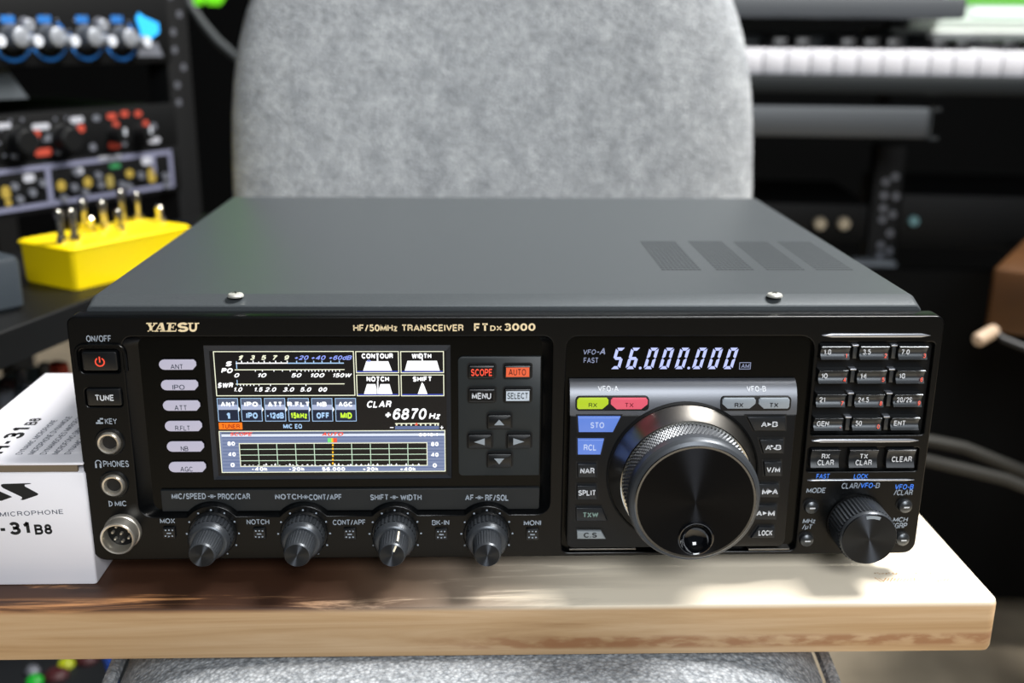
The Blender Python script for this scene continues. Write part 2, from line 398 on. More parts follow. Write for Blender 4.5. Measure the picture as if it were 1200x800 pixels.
# title line
cream = M_gold
def logo(mb):
    x0, x1, v0, v1 = rc(171, 378, 233, 388.4)
    Hh = v1-v0; sc = (x1-x0)/62.0; sh = .22*Hh/10
    def S(poly, ox):
        pts = [(x0+(ox+x)*sc+y*sh*1.0, v0+y*Hh/10.4) for x, y in poly]; mb.flat(pts, .00007, cream)
    def R(a, b, c, d, ox): S([(a, b), (c, b), (c, d), (a, d)], ox)
    # Y
    R(-1.5, 9, 5, 10.4, 0); R(6.5, 9, 11.5, 10.4, 0); S([(0, 9.3), (3.6, 9.3), (6.6, 4.8), (6.6, 0), (3.2, 0), (3.2, 4.6)], 0)
    S([(6.6, 4.8), (9.8, 9.3), (8.2, 9.3), (5, 5)], 0); R(1.5, 0, 8.3, 1.3, 0)
    # A
    S([(9, 0), (14, 0), (14, 1.2), (9, 1.2)], 0); S([(16, 0), (23, 0), (23, 1.2), (16, 1.2)], 0)
    S([(10.5, .8), (12.2, .8), (15.6, 9), (14.5, 10.4)], 0); S([(14.5, 10.4), (18, 10.4), (21.8, .8), (17.8, .8), (14.9, 8.2)], 0); R(12.6, 2.9, 18, 4.1, 0)
    # E
    R(23.5, 0, 35, 1.3, 0); R(22.5, 9.1, 33.5, 10.4, 0); R(25, 1, 28.3, 9.6, 0); R(28, 4.6, 31, 5.8, 0); R(30.3, 3.4, 31.4, 7, 0); S([(33.8, 1), (35, 1), (35, 3.6), (34.2, 3.6)], 0); S([(32.4, 7.2), (33.5, 7.2), (33.5, 9.4), (32, 9.4)], 0)
S_done = logo(fp)
x0, x1, v0, v1 = rc(208, 377.6, 220.5, 388.8)
fp.text('S', (x0, x1, v0, v1), .00007, cream, shear=.1, bold=.035)
x0, x1, v0, v1 = rc(221.5, 378.4, 231.5, 388.6)
fp.text('U', (x0, x1, v0, v1), .00007, cream, shear=.15, bold=.035)
fp.rect(rc(220.3, 378, 226.5, 379.3), .00008, cream); fp.rect(rc(228, 378, 233.5, 379.3), .00008, cream)
T(fp, 'HF/50MHz TRANSCEIVER', 414, 380, 543, 388, 0, M_gold, bold=.02)
T(fp, 'FT', 555.5, 378.6, 571.5, 387.4, 0, M_gold, bold=.03)
T(fp, 'DX', 574.5, 381.3, 588, 387.4, 0, M_gold, bold=.02)
T(fp, '3000', 591, 378.6, 627.5, 387.6, 0, M_gold, bold=.03)
for s, a in (('MOX', (187.5, 607.2, 205, 613)), ('NOTCH', (289, 608.2, 315.5, 614.3)), ('CONT/APF', (390, 608.6, 428, 614.8)), ('BK-IN', (506.3, 609, 526.5, 615)), ('MONI', (613.8, 609.4, 634, 615.3))):
    T(fp, s, *a, 0, M_txt)
for c in KN:                                   # marks around the four knobs
    for k in range(11):
        a = math.radians(90-150+k*30)
        fp.flat(circle((c[0]+.0113*math.cos(a), c[1]+.0113*math.sin(a)), .00042, 8), .00006, M_txt)
T(fp, 'FAST', 956.5, 555, 972, 560.6, 0, M_blue, shear=.15); T(fp, 'LOCK', 1000.5, 555, 1017, 560.6, 0, M_blue, shear=.15)
T(fp, 'CLAR/', 986.5, 565.5, 1008.5, 572.4, 0, M_txt, shear=.15); T(fp, 'VFO-', 1008.8, 565.5, 1025.5, 571.5, 0, M_blue, shear=.15); T(fp, 'B', 1026, 565.5, 1031, 571.5, 0, M_txt, shear=.15)
T(fp, 'VFO-B', 1049, 567.2, 1070.5, 573.2, 0, M_blue, shear=.15); T(fp, '/CLAR', 1047.5, 573.5, 1069.5, 580, 0, M_txt, shear=.15)
T(fp, 'MODE', 945, 571.3, 967.5, 577.3, 0, M_txt, shear=.15)
T(fp, 'MHz', 940.7, 607.4, 955.7, 612.9, 0, M_txt, shear=.15); T(fp, '/µT', 940, 614.2, 951.7, 620.5, 0, M_txt, shear=.15)
T(fp, 'MCH', 1046.5, 605.7, 1064, 611.2, 0, M_txt, shear=.15); T(fp, '/GRP', 1045, 612.3, 1063, 618.8, 0, M_txt, shear=.15)
front = fp.build('front_panel', rad)

# power-button arch and trim spears
mb = MB()
ar = rc(90, 404, 147, 434)
def ushape(r, q, t):
    u0, u1, v0, v1 = r; o = []
    o.append((u0, v0))
    for i in range(7): a = PI-i*PI/12; o.append((u0+q+q*math.cos(a), v1-q+q*math.sin(a)))
    for i in range(7): a = PI/2-i*PI/12; o.append((u1-q+q*math.cos(a), v1-q+q*math.sin(a)))
    o.append((u1, v0)); return o
def strip(mb, po, t, w0, h, m):                # low rounded rib along a path
    n = len(po); L = []
    for i, p in enumerate(po):
        a = po[max(i-1, 0)]; b = po[min(i+1, n-1)]; d = Vector((b[0]-a[0], b[1]-a[1])).normalized(); nx, ny = -d.y, d.x
        L.append([(p[0]+nx*x, p[1]+ny*x, w0+z) for x, z in ((-t/2, 0), (-t/2, h*.6), (-t/4, h), (t/4, h), (t/2, h*.6), (t/2, 0))])
    mb.rings(L, m, True, True)
strip(mb, ushape(ar, .0035, 0), .0016, -.0004, .0016, M_panel); mb.build('button_surround', rad, recalc=True)
def spear(x0, x1, y, th, m=M_edge):
    mb = MB(); a = pp(x0, y); b = pp(x1, y); t = th/2; v = (a[1]+b[1])/2; e = .004
    mb.prism([(a[0], v), (a[0]+e, v-t), (b[0]-e, v-t), (b[0], v), (b[0]-e, v+t), (a[0]+e, v+t)], -.0002, .0009, m, .0004)
    mb.build('trim_strip', rad)
spear(963, 1090, 392.5, .0017); spear(951, 1076, 515.7, .0016); spear(946, 1071, 561.8, .0009)

# --- wells behind the openings
def well(r, w, m, name='recess_floor', g=.001):
    mb = MB(); mb.prism(pr((r[0]-g, r[1]+g, r[2]-g, r[3]+g)), w-.001, w, m); return mb.build(name, rad)
well(KP, -.0028, M_well); well(CP, -.0022, M_well); well(PW, -.003, M_well); well(TU, -.003, M_well)
# --- sloping surround of the display area + glossy display panel
mb = MB(); mb.rings([[(u, v, -.0002) for u, v in LA], [(u, v, -.0008) for u, v in inset(ccw(LA), .0003)], [(u, v, -.004) for u, v in LB]], M_panel, False, False)
mb.build('recess_surround', rad, recalc=False)
WB = -.004
SO = rc(244.5, 404.5, 528.5, 561, WB); SI = rc(250.5, 411, 523.5, 556.5, -.0055)
mb = MB(); mb.plate([rrect((A[0]+.002, A[1]-.002, A[2]-.001, A[3]), .002, 3), rrect(SO, .0004, 2)], WB-.002, WB, M_gloss, .0002)
mb.build('display_panel', rad)
mb = MB(); mb.rings([[(u, v, WB) for u, v in pr(SO)], [(u, v, -.0055) for u, v in pr(SI)]], mat('bezel_grey', '34373d', .3, .3), False, False)
mb.build('screen_bezel', rad)

# --- the colour screen
SW = -.0055
sc = MB()
sc.rect(SI, SW, S_bg)
def sx(X, Y): return 240+X/4, 400+Y/4            # enlarged view of the screen -> pixel
def sr(X0, Y0, X1, Y1):
    a = sx(X0, Y0); b = sx(X1, Y1); return rc(a[0], a[1], b[0], b[1], SW)
def sR(X0, Y0, X1, Y1, m, lv=1): sc.rect(sr(X0, Y0, X1, Y1), SW+.00004*lv, m)
def sT(s, X0, Y0, X1, Y1, m, lv=3, **k):
    sc.text(s, sr(X0, Y0, X1, Y1), SW+.00004*lv, m, **k)
def sF(X0, Y0, X1, Y1, t, m, lv=1):
    r = sr(X0, Y0, X1, Y1); k = t*.000091
    for q in ((r[0], r[1], r[3]-k, r[3]), (r[0], r[1], r[2], r[2]+k), (r[0], r[0]+k, r[2], r[3]), (r[1]-k, r[1], r[2], r[3])): sc.rect(q, SW+.00004*lv, m)
def sP(pts, m, lv=2): sc.flat([pp(*sx(X, Y), SW) for X, Y in pts], SW+.00004*lv, m)
sF(46, 45, 702, 255, 4, S_cr)
for i, (s, x) in enumerate((('1', 170), ('3', 224), ('5', 276), ('7', 330), ('9', 384))):
    sT(s, x-12, 64, x+12, 86, S_cr, shear=.4, bold=.035)
    sR(x, 90, x+5, 101, S_wh)
for x in (199, 251, 303, 356): sR(x, 94, x+4, 101, S_wh)
for s, x0, x1 in (('+20', 422, 487), ('+40', 500, 567), ('+60dB', 583, 690)): sT(s, x0, 65, x1, 86, S_bl, shear=.4, bold=.02)
for x in (428, 468, 508, 547, 588, 628): sR(x, 90, x+5, 101, S_lb)
sR(145, 99, 388, 104, S_wh); sR(388, 99, 652, 104, S_lb)
sR(147, 92, 151, 128, S_lb)
sT('S', 97, 92, 128, 116, S_wh, shear=.35, bold=.05); sT('PO', 76, 124, 132, 148, S_wh, shear=.35, bold=.05)
sR(140, 130, 655, 134, S_cr)
for x in (235, 268, 322, 362, 398, 430, 450, 468, 485, 500, 515, 532, 548, 564, 580, 596, 612, 630): sR(x, 134, x+4, 141, S_wh)
for s, x0, x1 in (('0', 138, 163), ('10', 250, 290), ('50', 405, 454), ('100', 497, 562), ('150W', 602, 690)): sT(s, x0, 148, x1, 168, S_wh, shear=.4, bold=.03)
sT('SWR', 60, 192, 134, 217, S_wh, shear=.35, bold=.05)
sR(145, 197, 655, 201, S_cr); sR(150, 180, 154, 206, S_lb)
for x in (165, 180, 195, 212, 228, 252, 306, 391, 472): sR(x, 201, x+4, 208, S_wh)
for s, x0, x1 in (('1.0', 138, 177), ('1.5', 234, 272), ('2.0', 281, 336), ('3.0', 366, 420), ('5.0', 447, 500), ('oo', 533, 574)): sT(s, x0, 214, x1, 235, S_wh, shear=.4, bold=.03)
# filter boxes
for (X0, Y0, X1, Y1, s, tx0, tx1) in ((707, 45, 910, 148, 'CONTOUR', 735, 882), (917, 45, 1121, 148, 'WIDTH', 970, 1062), (711, 155, 912, 256, 'NOTCH', 758, 864), (919, 155, 1122, 256, 'SHIFT', 975, 1062)):
    sF(X0, Y0, X1, Y1, 4, S_cr); sR(X0+6, Y1-10, X1-6, Y1-6, S_db, 1.5)
    yt = Y0+10 if Y0 < 100 else Y0+8
    sT(s, tx0, yt, tx1, yt+25, S_wh, bold=.05)
sP([(742, 137), (757, 92), (860, 92), (878, 137)], S_wh); sR(806, 60, 813, 95, S_wh, 2.5); sT('o', 760, 86, 778, 96, S_bl, 3)
sP([(937, 137), (950, 90), (1088, 90), (1102, 137)], S_wh); sR(1016, 60, 1022, 92, S_wh, 2.5)
sP([(746, 246), (760, 199), (800, 199), (806, 222), (806, 246)], S_wh); sP([(816, 246), (816, 222), (823, 199), (866, 199), (880, 246)], S_wh); sR(808, 185, 814, 246, S_wh)
sP([(998, 246), (1014, 200), (1018, 190), (1026, 200), (1044, 246)], S_wh)
# function tabs
for i, (s, s2, m2) in enumerate((('ANT', '1', S_lb), ('IPO', 'IPO', S_lb), ('ATT', '-12dB', S_lb), ('R.FLT', '15kHz', S_gr), ('NB', 'OFF', S_lb), ('AGC', 'MID', S_gr))):
    x = 60+i*110.4; e = 3-.4*i
    sR(x+3, 268, x+96, 300, S_tab); sR(x+3, 296, x+96, 320, S_tab2, 1.2); sR(x+6, 322, x+98, 372, S_cell)
    sF(x, 265, x+98, 374, 3, S_lb, 2)
    w_ = {1: 14, 3: 60, 2: 40, 5: 84}.get(len(s), 50)
    sT(s, x+49-len(s)*9.5-6, 282, x+49+len(s)*9.5+2, 305, S_wh, bold=.06)
    l2 = {'1': 8, 'IPO': 27, '-12dB': 39, '15kHz': 38, 'OFF': 29, 'MID': 27}[s2]
    sT(s2, x+51-l2, 332, x+51+l2, 361, m2, bold=.05)
    if i < 5: sP([(x+98, 305), (x+106, 318), (x+98, 330)], S_wh)
sT('CLAR', 760, 277, 876, 310, S_wh, shear=.3, bold=.03)
sT('+6870', 846, 313, 1040, 366, S_wh, shear=.25, bold=.02); sT('Hz', 1050, 336, 1105, 364, S_wh, shear=.25, bold=.03)
sR(892, 382, 1098, 386, S_cr); sR(892, 396, 1098, 411, S_sl2)
for k in range(9): sR(896+k*22.6, 386, 903+k*22.6, 394, S_cr)
sR(1090, 386, 1097, 394, S_cr)
sP([(984, 392), (992, 378), (1000, 392)], S_ro, 4); sR(868, 401, 885, 405, S_wh); sR(1104, 401, 1118, 405, S_wh); sR(1109, 395, 1113, 411, S_wh)
sR(66, 380, 176, 412, S_or); sT('TUNER', 80, 386, 164, 408, S_ort, bold=.02)
sT('MIC EQ', 368, 386, 456, 408, S_lb, bold=.03)
# scope pane
sR(76, 418, 1127, 610, S_sl)
sR(78, 424, 1125, 432, S_tab, 1.2); sR(78, 432, 1125, 444, S_sl3, 1.3); sR(80, 444, 1125, 450, S_sl2, 1.2)
for k in range(9): sR(84, 462+k*16, 1122, 466+k*16, S_sl2, 1.2)
sF(72, 417, 1128, 612, 4, S_cr, 1.6)
sT('SCOPE', 118, 425, 224, 442, S_ro, 4, shear=.35, bold=.03); sT('AUTO', 548, 425, 650, 442, S_ro, 4, shear=.35, bold=.04); sT('0010:1', 1003, 428, 1092, 444, S_wh, 4, bold=.04)
sR(165, 476, 1042, 582, S_bg, 2); sF(163, 474, 1044, 584, 4, S_cr, 3)
for k in range(1, 10): sR(163+k*87.5, 478, 166.5+k*87.5, 580, S_grid if k != 5 else S_bg, 3)
for k in range(1, 4): sR(166, 475+k*26.5, 1040, 478+k*26.5, S_grid, 3)
for k in range(6): sR(597, 480+k*17, 604, 490+k*17, S_yel, 4)
sR(576, 452, 598, 472, S_grn, 3); sR(600, 452, 620, 472, S_ro, 3); sR(594, 452, 602, 472, S_yel, 3.5)
for k in range(40):
    x = 190+k*20.8+random.uniform(-6, 6); h = random.choice((3, 5, 8, 11)); sP([(x-6, 580), (x, 580-h), (x+6, 580)], S_wh, 3.5)
for s, Y in (('80', 468), ('40', 518), ('0', 568)):
    e = 18 if len(s) > 1 else 10
    sT(s, 124-e+(Y-468)*.07, Y, 124+e+(Y-468)*.07, Y+20, S_wh, bold=.05); sT(s, 1078-e, Y+2, 1078+e, Y+22, S_wh, bold=.05)
for s, x in (('-40k', 258), ('-20k', 432), ('56.000', 604), ('+20k', 778), ('+40k', 953)):
    e = 9.5*len(s)*.95; sT(s, x-e, 588, x+e, 606, S_wh, bold=.05)
sc.build('display_screen', rad, label='lit colour display screen with meters and spectrum grid')

# --- left column of six lit pills
for i, s in enumerate(('ANT', 'IPO', 'ATT', 'R.FLT', 'NB', 'AGC')):
    x = 186+2.3*i; y = 421.6+24.0*i
    r = rc(x, y, x+43.5, y+11.8, WB+.0012); mb = MB(); h = (r[3]-r[2])
    po = [(r[0]+h/2+h/2*math.cos(a), r[2]+h/2+h/2*math.sin(a)) for a in [PI/2+k*PI/8 for k in range(9)]]
    po += [(r[1]-h*.35, r[2]), (r[1], r[2]+h*.4), (r[1], r[3]-h*.25), (r[1]-h*.2, r[3])]
    mb.prism([(u, v) for u, v in inset(ccw(po), -.0004)], WB, WB+.0005, M_well)
    mb.prism(po, WB, WB+.0012, M_silv, .0003)
    e = {2: 4.4, 3: 7.2, 5: 8.6}[len(s)]; T(mb, s, x+21-e, y+5, x+21+e, y+10.8, WB+.0012, M_ink2)
    mb.build('indicator_button', rad)

# --- cursor pad
SP = rc(537, 417, 633, 556, WB)
mb = MB(); mb.prism(rrect(SP, [.002, .0002, .0002, .002], 4), WB, WB+.0009, M_sub, .0003)
mb.build('cursor_pad', rad)
WS = WB+.0009
def button(x0, y0, x1, y1, w, hgt, body, txt=None, tm=None, tr=None, face=None, name='button', bold=.02, label=None, rr=.0006, extra=None, poly=None, moat=True, parent=None):
    mb = MB(); r = rc(x0, y0, x1, y1, w+hgt)
    po = [pp(a, b, w+hgt) for a, b in poly] if poly else rrect(r, rr, 3)
    if moat: mb.prism([(u, v) for u, v in inset(ccw(po), -.0007)], w-.0004, w+.0001, M_hole)
    mb.prism(po, w-.0004, w+hgt, body, min(.0006, hgt*.4), top=None)
    if face: mb.prism(inset(ccw(po), .0008), w+hgt-.0001, w+hgt+.0001, face)
    if txt:
        tr = tr or (x0+3, y0+4, x1-3, y1-4); T(mb, txt, *tr, w+hgt+.0001, tm or M_txt, bold=bold)
    if extra: extra(mb, w+hgt+.0001)
    return mb.build(name, parent or rad, label=label)
button(549, 428.5, 580, 443.5, WS, .0022, M_btn, 'SCOPE', M_redlit, (552, 432, 576.5, 440.5), face=M_well, label='button with red lit lettering')
button(591, 428.5, 622.5, 443.5, WS, .0022, M_btn, 'AUTO', mat('brown_text', '8c3018', .6), (596, 432, 616.5, 440), face=M_orglit, label='orange lit button')
button(549, 456, 580.5, 471.5, WS, .0022, M_btn, 'MENU', M_txtw, (553, 460, 575.5, 467.5), face=M_well)
button(591, 456, 622.5, 471.5, WS, .0022, M_btn, 'SELECT', mat('grey_text', '4b545c', .6), (594.5, 460, 618.5, 467.5), face=mat('lit_select', 'b6c0cb', .35, emit=.3), label='pale grey lit button')
def tri(pts):
    return lambda mb, w: mb.flat([pp(a, b, w) for a, b in pts], w+.00006, M_silv2)
button(571.3, 486.5, 599.5, 502.5, WS, .0022, M_btn, extra=tri([(579, 498), (591, 498), (585, 491.5)]))
button(548.3, 509.5, 576.5, 525.5, WS, .0022, M_btn, extra=tri([(555.5, 517.8), (568, 513.5), (568, 521.5)]))
button(594.3, 509.5, 622.5, 525.5, WS, .0022, M_btn, extra=tri([(601.5, 513.3), (601.5, 521.3), (614.5, 517.3)]))
button(571.3, 532, 599.8, 548, WS, .0022, M_btn, extra=tri([(579, 537), (591, 537), (585, 543.8)]))

# --- label strip above the knobs
lr = rc(189, 573, 632, 598, WB+.0014)
def lstrip():
    u0, u1, v0, v1 = lr; pts = [(u0, v0)]
    for c in KN:
        kr = KR+.0006; h = v0-c[1]; s_ = math.asin(min(.99, h/kr))
        for i in range(13): a = PI-s_-(PI-2*s_)*i/12; pts.append((c[0]+kr*math.cos(a), c[1]+kr*math.sin(a)))
    pts += [(u1, v0), (u1, v1), (u0, v1)]; return pts
mb = MB(); mb.plate([lstrip()], WB-.0005, WB+.0014, mat('strip_grey', '1e2225', .45, .2, bump=(2400, .2, .0001)), .0003)
wl = WB+.0014
for s, a in (('MIC/SPEED', (201, 577.7, 241.3, 584.6)), ('PROC/CAR', (255.3, 577.9, 293, 585)), ('NOTCH', (322.3, 578.5, 354, 585)), ('CONT/APF', (362, 578.8, 400, 585.6)), ('SHIFT', (434, 579, 454.7, 585.8)), ('WIDTH', (469.3, 579.2, 494, 586)), ('AF', (545.2, 579.3, 554.6, 585.8)), ('RF/SQL', (568.6, 579.3, 595.6, 586.6))):
    T(mb, s, *a, wl, M_txt, bold=.02)
for x, y in ((248.3, 581.3), (358.2, 582), (461.9, 582.4), (561.7, 582.8)):
    c = pp(x, y, wl); mb.flat(circle(c, .0005, 12), wl+.00006, M_txt); ring2(mb, c, .0007, .0009, 0, 2*PI, wl+.00006, M_txt)
    mb.rect((c[0]-.0017, c[0]-.0008, c[1]-.0002, c[1]+.0002), wl+.00006, M_txt); mb.rect((c[0]+.0008, c[0]+.0017, c[1]-.0002, c[1]+.0002), wl+.00006, M_txt)
mb.build('label_strip', rad)

# --- power and tune buttons
def power(mb, w):
    c = pp(117, 424, w); ring2(mb, c, .00150, .00205, PI/2+.55, PI/2-.55+2*PI, w+.00006, M_redlit, 24)
    mb.rect((c[0]-.00028, c[0]+.00028, c[1]-.0002, c[1]+.0023), w+.00006, M_redlit)
button(96, 412, 137.5, 434.5, -.003, .0042, M_btn, extra=power, rr=.001, label='power button with red power symbol', moat=False)
button(101.5, 455.5, 142, 475.5, -.003, .0042, M_btn, 'TUNE', M_txtw, (112, 462.3, 133, 469.5), rr=.0008, moat=False)

# --- jacks
for c in (pp(129, 517.5), pp(134, 567)):
    mb = MB(); mb.lathe(c, [(.0063, 0), (.0063, .0003), (.0058, .0009), (.0050, .0009)], M_btn, 40, cap1=False)
    mb.lathe(c, [(.0049, 0), (.0049, .0018), (.0044, .0026), (.0037, .0024), (.0031, .0012), (.0029, .0002)], M_nickel, 40, cap1=False)
    mb.flat(circle(c, .0050, 24), .00016, M_hole)
    mb.lathe(c, [(.0031, .0006), (.0001, .0005)], M_hole, 24)
    mb.build('headphone_jack', rad)
c = pp(144.5, 621.5)
mb = MB(); R0 = .0080
mb.lathe(c, [(R0, 0), (R0, .0015), (R0*.97, .0020), (.0074, .0022), (.0073, .0078), (.0069, .0084), (.0063, .0082), (.0061, .0074), (.0060, .0018)], M_nickel, 48, cap1=False)
mb.lathe(c, [(.0061, .0016), (.0001, .0017)], M_well, 32)
for k in range(8):
    a = 2*PI*k/7+.3; q = (c[0]+.0037*math.cos(a), c[1]+.0037*math.sin(a)) if k < 7 else c
    mb.lathe(q, [(.00065, .0016), (.00065, .0030), (.0004, .0034)], M_nickel, 10)
mb.build('microphone_socket', rad)

def spun(name, col, rough):                       # turned metal: anisotropic highlights fanning from the centre
    m = bpy.data.materials.new(name); m.use_nodes = True; nt = m.node_tree; b = nt.nodes['Principled BSDF']
    b.inputs['Base Color'].default_value = (*lin(col), 1); b.inputs['Metallic'].default_value = .95; b.inputs['Roughness'].default_value = rough
    b.inputs['Anisotropic'].default_value = .97; b.inputs['Anisotropic Rotation'].default_value = .25
    tg = nt.nodes.new('ShaderNodeTangent'); tg.direction_type = 'RADIAL'; tg.axis = 'Y'
    nt.links.new(tg.outputs['Tangent'], b.inputs['Tangent'])
    tc = nt.nodes.new('ShaderNodeTexCoord'); 
    vl = nt.nodes.new('ShaderNodeVectorMath'); vl.operation = 'LENGTH'; nt.links.new(tc.outputs['Object'], vl.inputs[0])
    wv = nt.nodes.new('ShaderNodeTexNoise'); wv.noise_dimensions = '1D'; wv.inputs['Scale'].default_value = 9000
    nt.links.new(vl.outputs['Value'], wv.inputs['W'])
    bp = nt.nodes.new('ShaderNodeBump'); bp.inputs['Strength'].default_value = .1; bp.inputs['Distance'].default_value = .0001
    nt.links.new(wv.outputs['Fac'], bp.inputs['Height']); nt.links.new(bp.outputs['Normal'], b.inputs['Normal'])
    return m
M_knobtop = spun('spun_cap', '3e4146', .42)
# --- four concentric knobs
M_line = mat('pointer_cream', 'f4ead0', .5, emit=.2)
def conc(c, ptr, name='concentric_knob'):
    n = 90
    mb = MB(); mb.lathe(c, [(.0104, 0), (.0104, .0004), (.0099, .0010), (.0094, .0010)], M_btn, n, cap1=False)
    # outer ring, ribbed
    mb.lathe(c, [(.0090, .0005), (.0090, .0065)], M_knob, n, cap1=False, rf=lambda i, j: .00035 if i % 3 else 0)
    mb.lathe(c, [(.0091, .0065), (.0089, .0072), (.0087, .0076), (.0080, .0088), (.0073, .0092), (.0063, .0092)], M_knob, n, cap1=False)
    o = mb.build(name, rad, sharp=14)
    mb = MB(); mb.lathe(c, [(.0062, .0080), (.0061, .0105), (.0058, .0175), (.0056, .0192), (.0051, .0200)], M_knob, n, cap1=False, rf=lambda i, j: .0002 if (i % 3 and j < 3) else 0)
    mb.lathe(c, [(.0051, .0200), (.0001, .0201)], M_knobtop, n)
    if ptr is not None:
        for (r0, r1, a) in ptr:
            ca, sa = math.cos(a), math.sin(a); t = .0004
            mb.raw([(c[0]+ca*x-sa*y, c[1]+sa*x+ca*y, .0203) for x, y in ((r0, -t), (r1, -t), (r1, t), (r0, t))], [(0, 1, 2, 3)], M_line)
            mb.raw([(c[0]+ca*.0064-sa*y, c[1]+sa*.0064+ca*y, w) for w, y in ((.0095, -t), (.0095, t), (.0185, t), (.0185, -t))], [(0, 1, 2, 3)], M_line)
    mb.build('knob_cap', o, sharp=14)
conc(KN[0], None); conc(KN[1], None); conc(KN[2], [(.002, .005, math.radians(68))]); conc(KN[3], None)
# --- five small push switches
for x, y in ((198, 624.5), (303.7, 625.3), (409.8, 625.7), (517.2, 626), (624, 626)):
    mb = MB(); r = rc(x-7.3, y-6.4, x+7.3, y+6.4, .001)
    mb.prism(rrect(inset(pr(r), 0) and r, .0005, 2), -.0001, .0014, M_btn, .0004)
    for dx, dy in ((-4, -3.4), (0, -3.6), (4, -3.4), (-4, 3.4), (4, 3.4), (0, 3.8)):
        mb.rect(rc(x+dx-.9, y+dy-.7, x+dx+.9, y+dy+.7, .0014), .00147, M_txt)
    mb.rect(rc(x-2.6, y-.5, x+2.6, y+.7, .0014), .00147, M_txt)
    mb.build('push_switch', rad)

# ------------------------------------------------------------------ tuning section
mb = MB(); rv = rc(658, 392, 946, 446, -.003); mb.prism(pr((V[0]-.002, V[1]+.002, V[2]-.001, V[3]+.001)), -.0042, -.003, M_gloss)
DW = -.003
def dT(s, x0, y0, x1, y1, m, **k): T(mb, s, x0, y0, x1, y1, DW, m, **k)
dT('VFO', 683.8, 409.3, 698.3, 415.2, M_digdim, shear=.2); dT('-', 699.6, 411.8, 702.2, 412.9, M_digdim, shear=.2); dT('A', 702.5, 407.6, 709.3, 415.2, M_digdim, shear=.3, bold=.02)
dT('FAST', 684, 418.8, 700.8, 425.2, M_digdim)
dT('AM', 868.5, 426.2, 878.3, 431, M_digdim, shear=.1)
q = rc(866.3, 424.3, 879.8, 432.6, DW)
for e in ((q[0], q[1], q[3]-.0003, q[3]), (q[0], q[1], q[2], q[2]+.0003), (q[0], q[0]+.0003, q[2], q[3]), (q[1]-.0003, q[1], q[2], q[3])): mb.rect(e, DW+.00006, M_digdim)
SEG = {'0': 'abcdef', '5': 'acdfg', '6': 'acdefg'}
def digit(d, X):                                # seven segments, leaning
    bl = pp(640+X/4, 380+209/4, DW); tr_ = pp(640+(X+62)/4, 380+109/4, DW)
    wd = pp(640+(X+45)/4, 380+209/4, DW)[0]-bl[0]; ht = tr_[1]-bl[1]; t = .00130; sh = .24; g = .00008
    def put(pts): mb.flat([(bl[0]+x+y*sh, bl[1]+y) for x, y in pts], DW+.00006, M_dig)
    h2 = ht/2; a = t
    for s in SEG[d]:
        if s in 'ad':
            y = ht if s == 'a' else 0; k = -1 if s == 'a' else 1
            put([(g+a*.3, y), (wd-g-a*.3, y), (wd-g-a, y+k*a), (g+a, y+k*a)])
        elif s == 'g': put([(a*.8+g, h2-a/2), (wd-a*.8-g, h2-a/2), (wd-a*.3-g, h2), (wd-a*.8-g, h2+a/2), (a*.8+g, h2+a/2), (a*.3+g, h2)])
        else:
            x = 0 if s in 'ef' else wd; k = 1 if s in 'ef' else -1
            y0, y1 = (g, h2-g) if s in 'ec' else (h2+g, ht-g)
            if s in 'ec': put([(x, y0+a*.3), (x+k*a, y0+a), (x+k*a, y1-a*.5), (x+k*a*.3, y1), (x, y1-a*.2)])
            else: put([(x, y1-a*.3), (x+k*a, y1-a), (x+k*a, y0+a*.5), (x+k*a*.3, y0), (x, y0+a*.2)])
for d, X in zip('56000000', (300, 371, 455, 527, 600, 682, 754, 827)): digit(d, X)
for X in (441, 668): mb.flat(circle(pp(640+X/4, 380+204/4, DW), .0006, 12), DW+.00006, M_dig)
mb.build('frequency_display', rad, label='black window with pale blue lit frequency digits')

# cowl: curved silver brow running down into the black key field
WC = .0045
cu0, cu1 = pp(667.5, 500, WC)[0], pp(932, 500, WC)[0]
vt = pp(800, 443.5, -.002)[1]; vb_ = pp(800, 641, WC)[1]; ve = pp(800, 486, WC)[1]
mb = MB(); prof = []
for i in range(13):
    a = i/12*PI/2; prof.append((-.0025+(WC+.0025)*math.sin(a), vt-(vt-ve)*(1-math.cos(a))))
mb.raw([(u, v, w) for w, v in prof for u in (cu0, cu1)], [(2*i, 2*i+2, 2*i+3, 2*i+1) for i in range(12)], M_cowl)
for u in (cu0, cu1): mb.raw([(u, v, w) for w, v in prof]+[(u, ve, -.003), (u, vt, -.003)], [tuple(range(15))], M_cowl)
k0 = len(mb.v); T(mb, 'VFO-A', 701.2, 453.7, 725.2, 459.3, .0033, M_txtw, bold=.02); T(mb, 'VFO-B', 876, 453.7, 898.5, 459.3, .0033, M_txtw, bold=.02)
for k in range(k0, len(mb.v)):                  # lettering follows the curve of the cowl
    p = mb.v[k]; ca_ = max(0, min(1, 1-(vt-p.z)/(vt-ve))); p.y = -(-.0025+(WC+.0025)*math.sqrt(1-ca_*ca_)+.00018)
mb.build('tuning_cowl', rad)
mb = MB(); mb.prism(rrect((cu0, cu1, vb_, ve), [.003, .003, 0, 0], 5), -.0035, WC, M_cowlblk, .0006); mb.build('key_field', rad)
mb = MB()                                         # bright bottom lip
for a, b in ((667, 745), (877, 925)):
    mb = MB(); p0 = pp(a, 643.5, .003); p1 = pp(b, 643.5, .003); mb.prism([(p0[0], p0[1]-.0004), (p1[0], p0[1]-.0004), (p1[0], p0[1]+.0004), (p0[0], p0[1]+.0004)], -.001, .0032, M_rim, .0003); mb.build('trim_strip', rad)

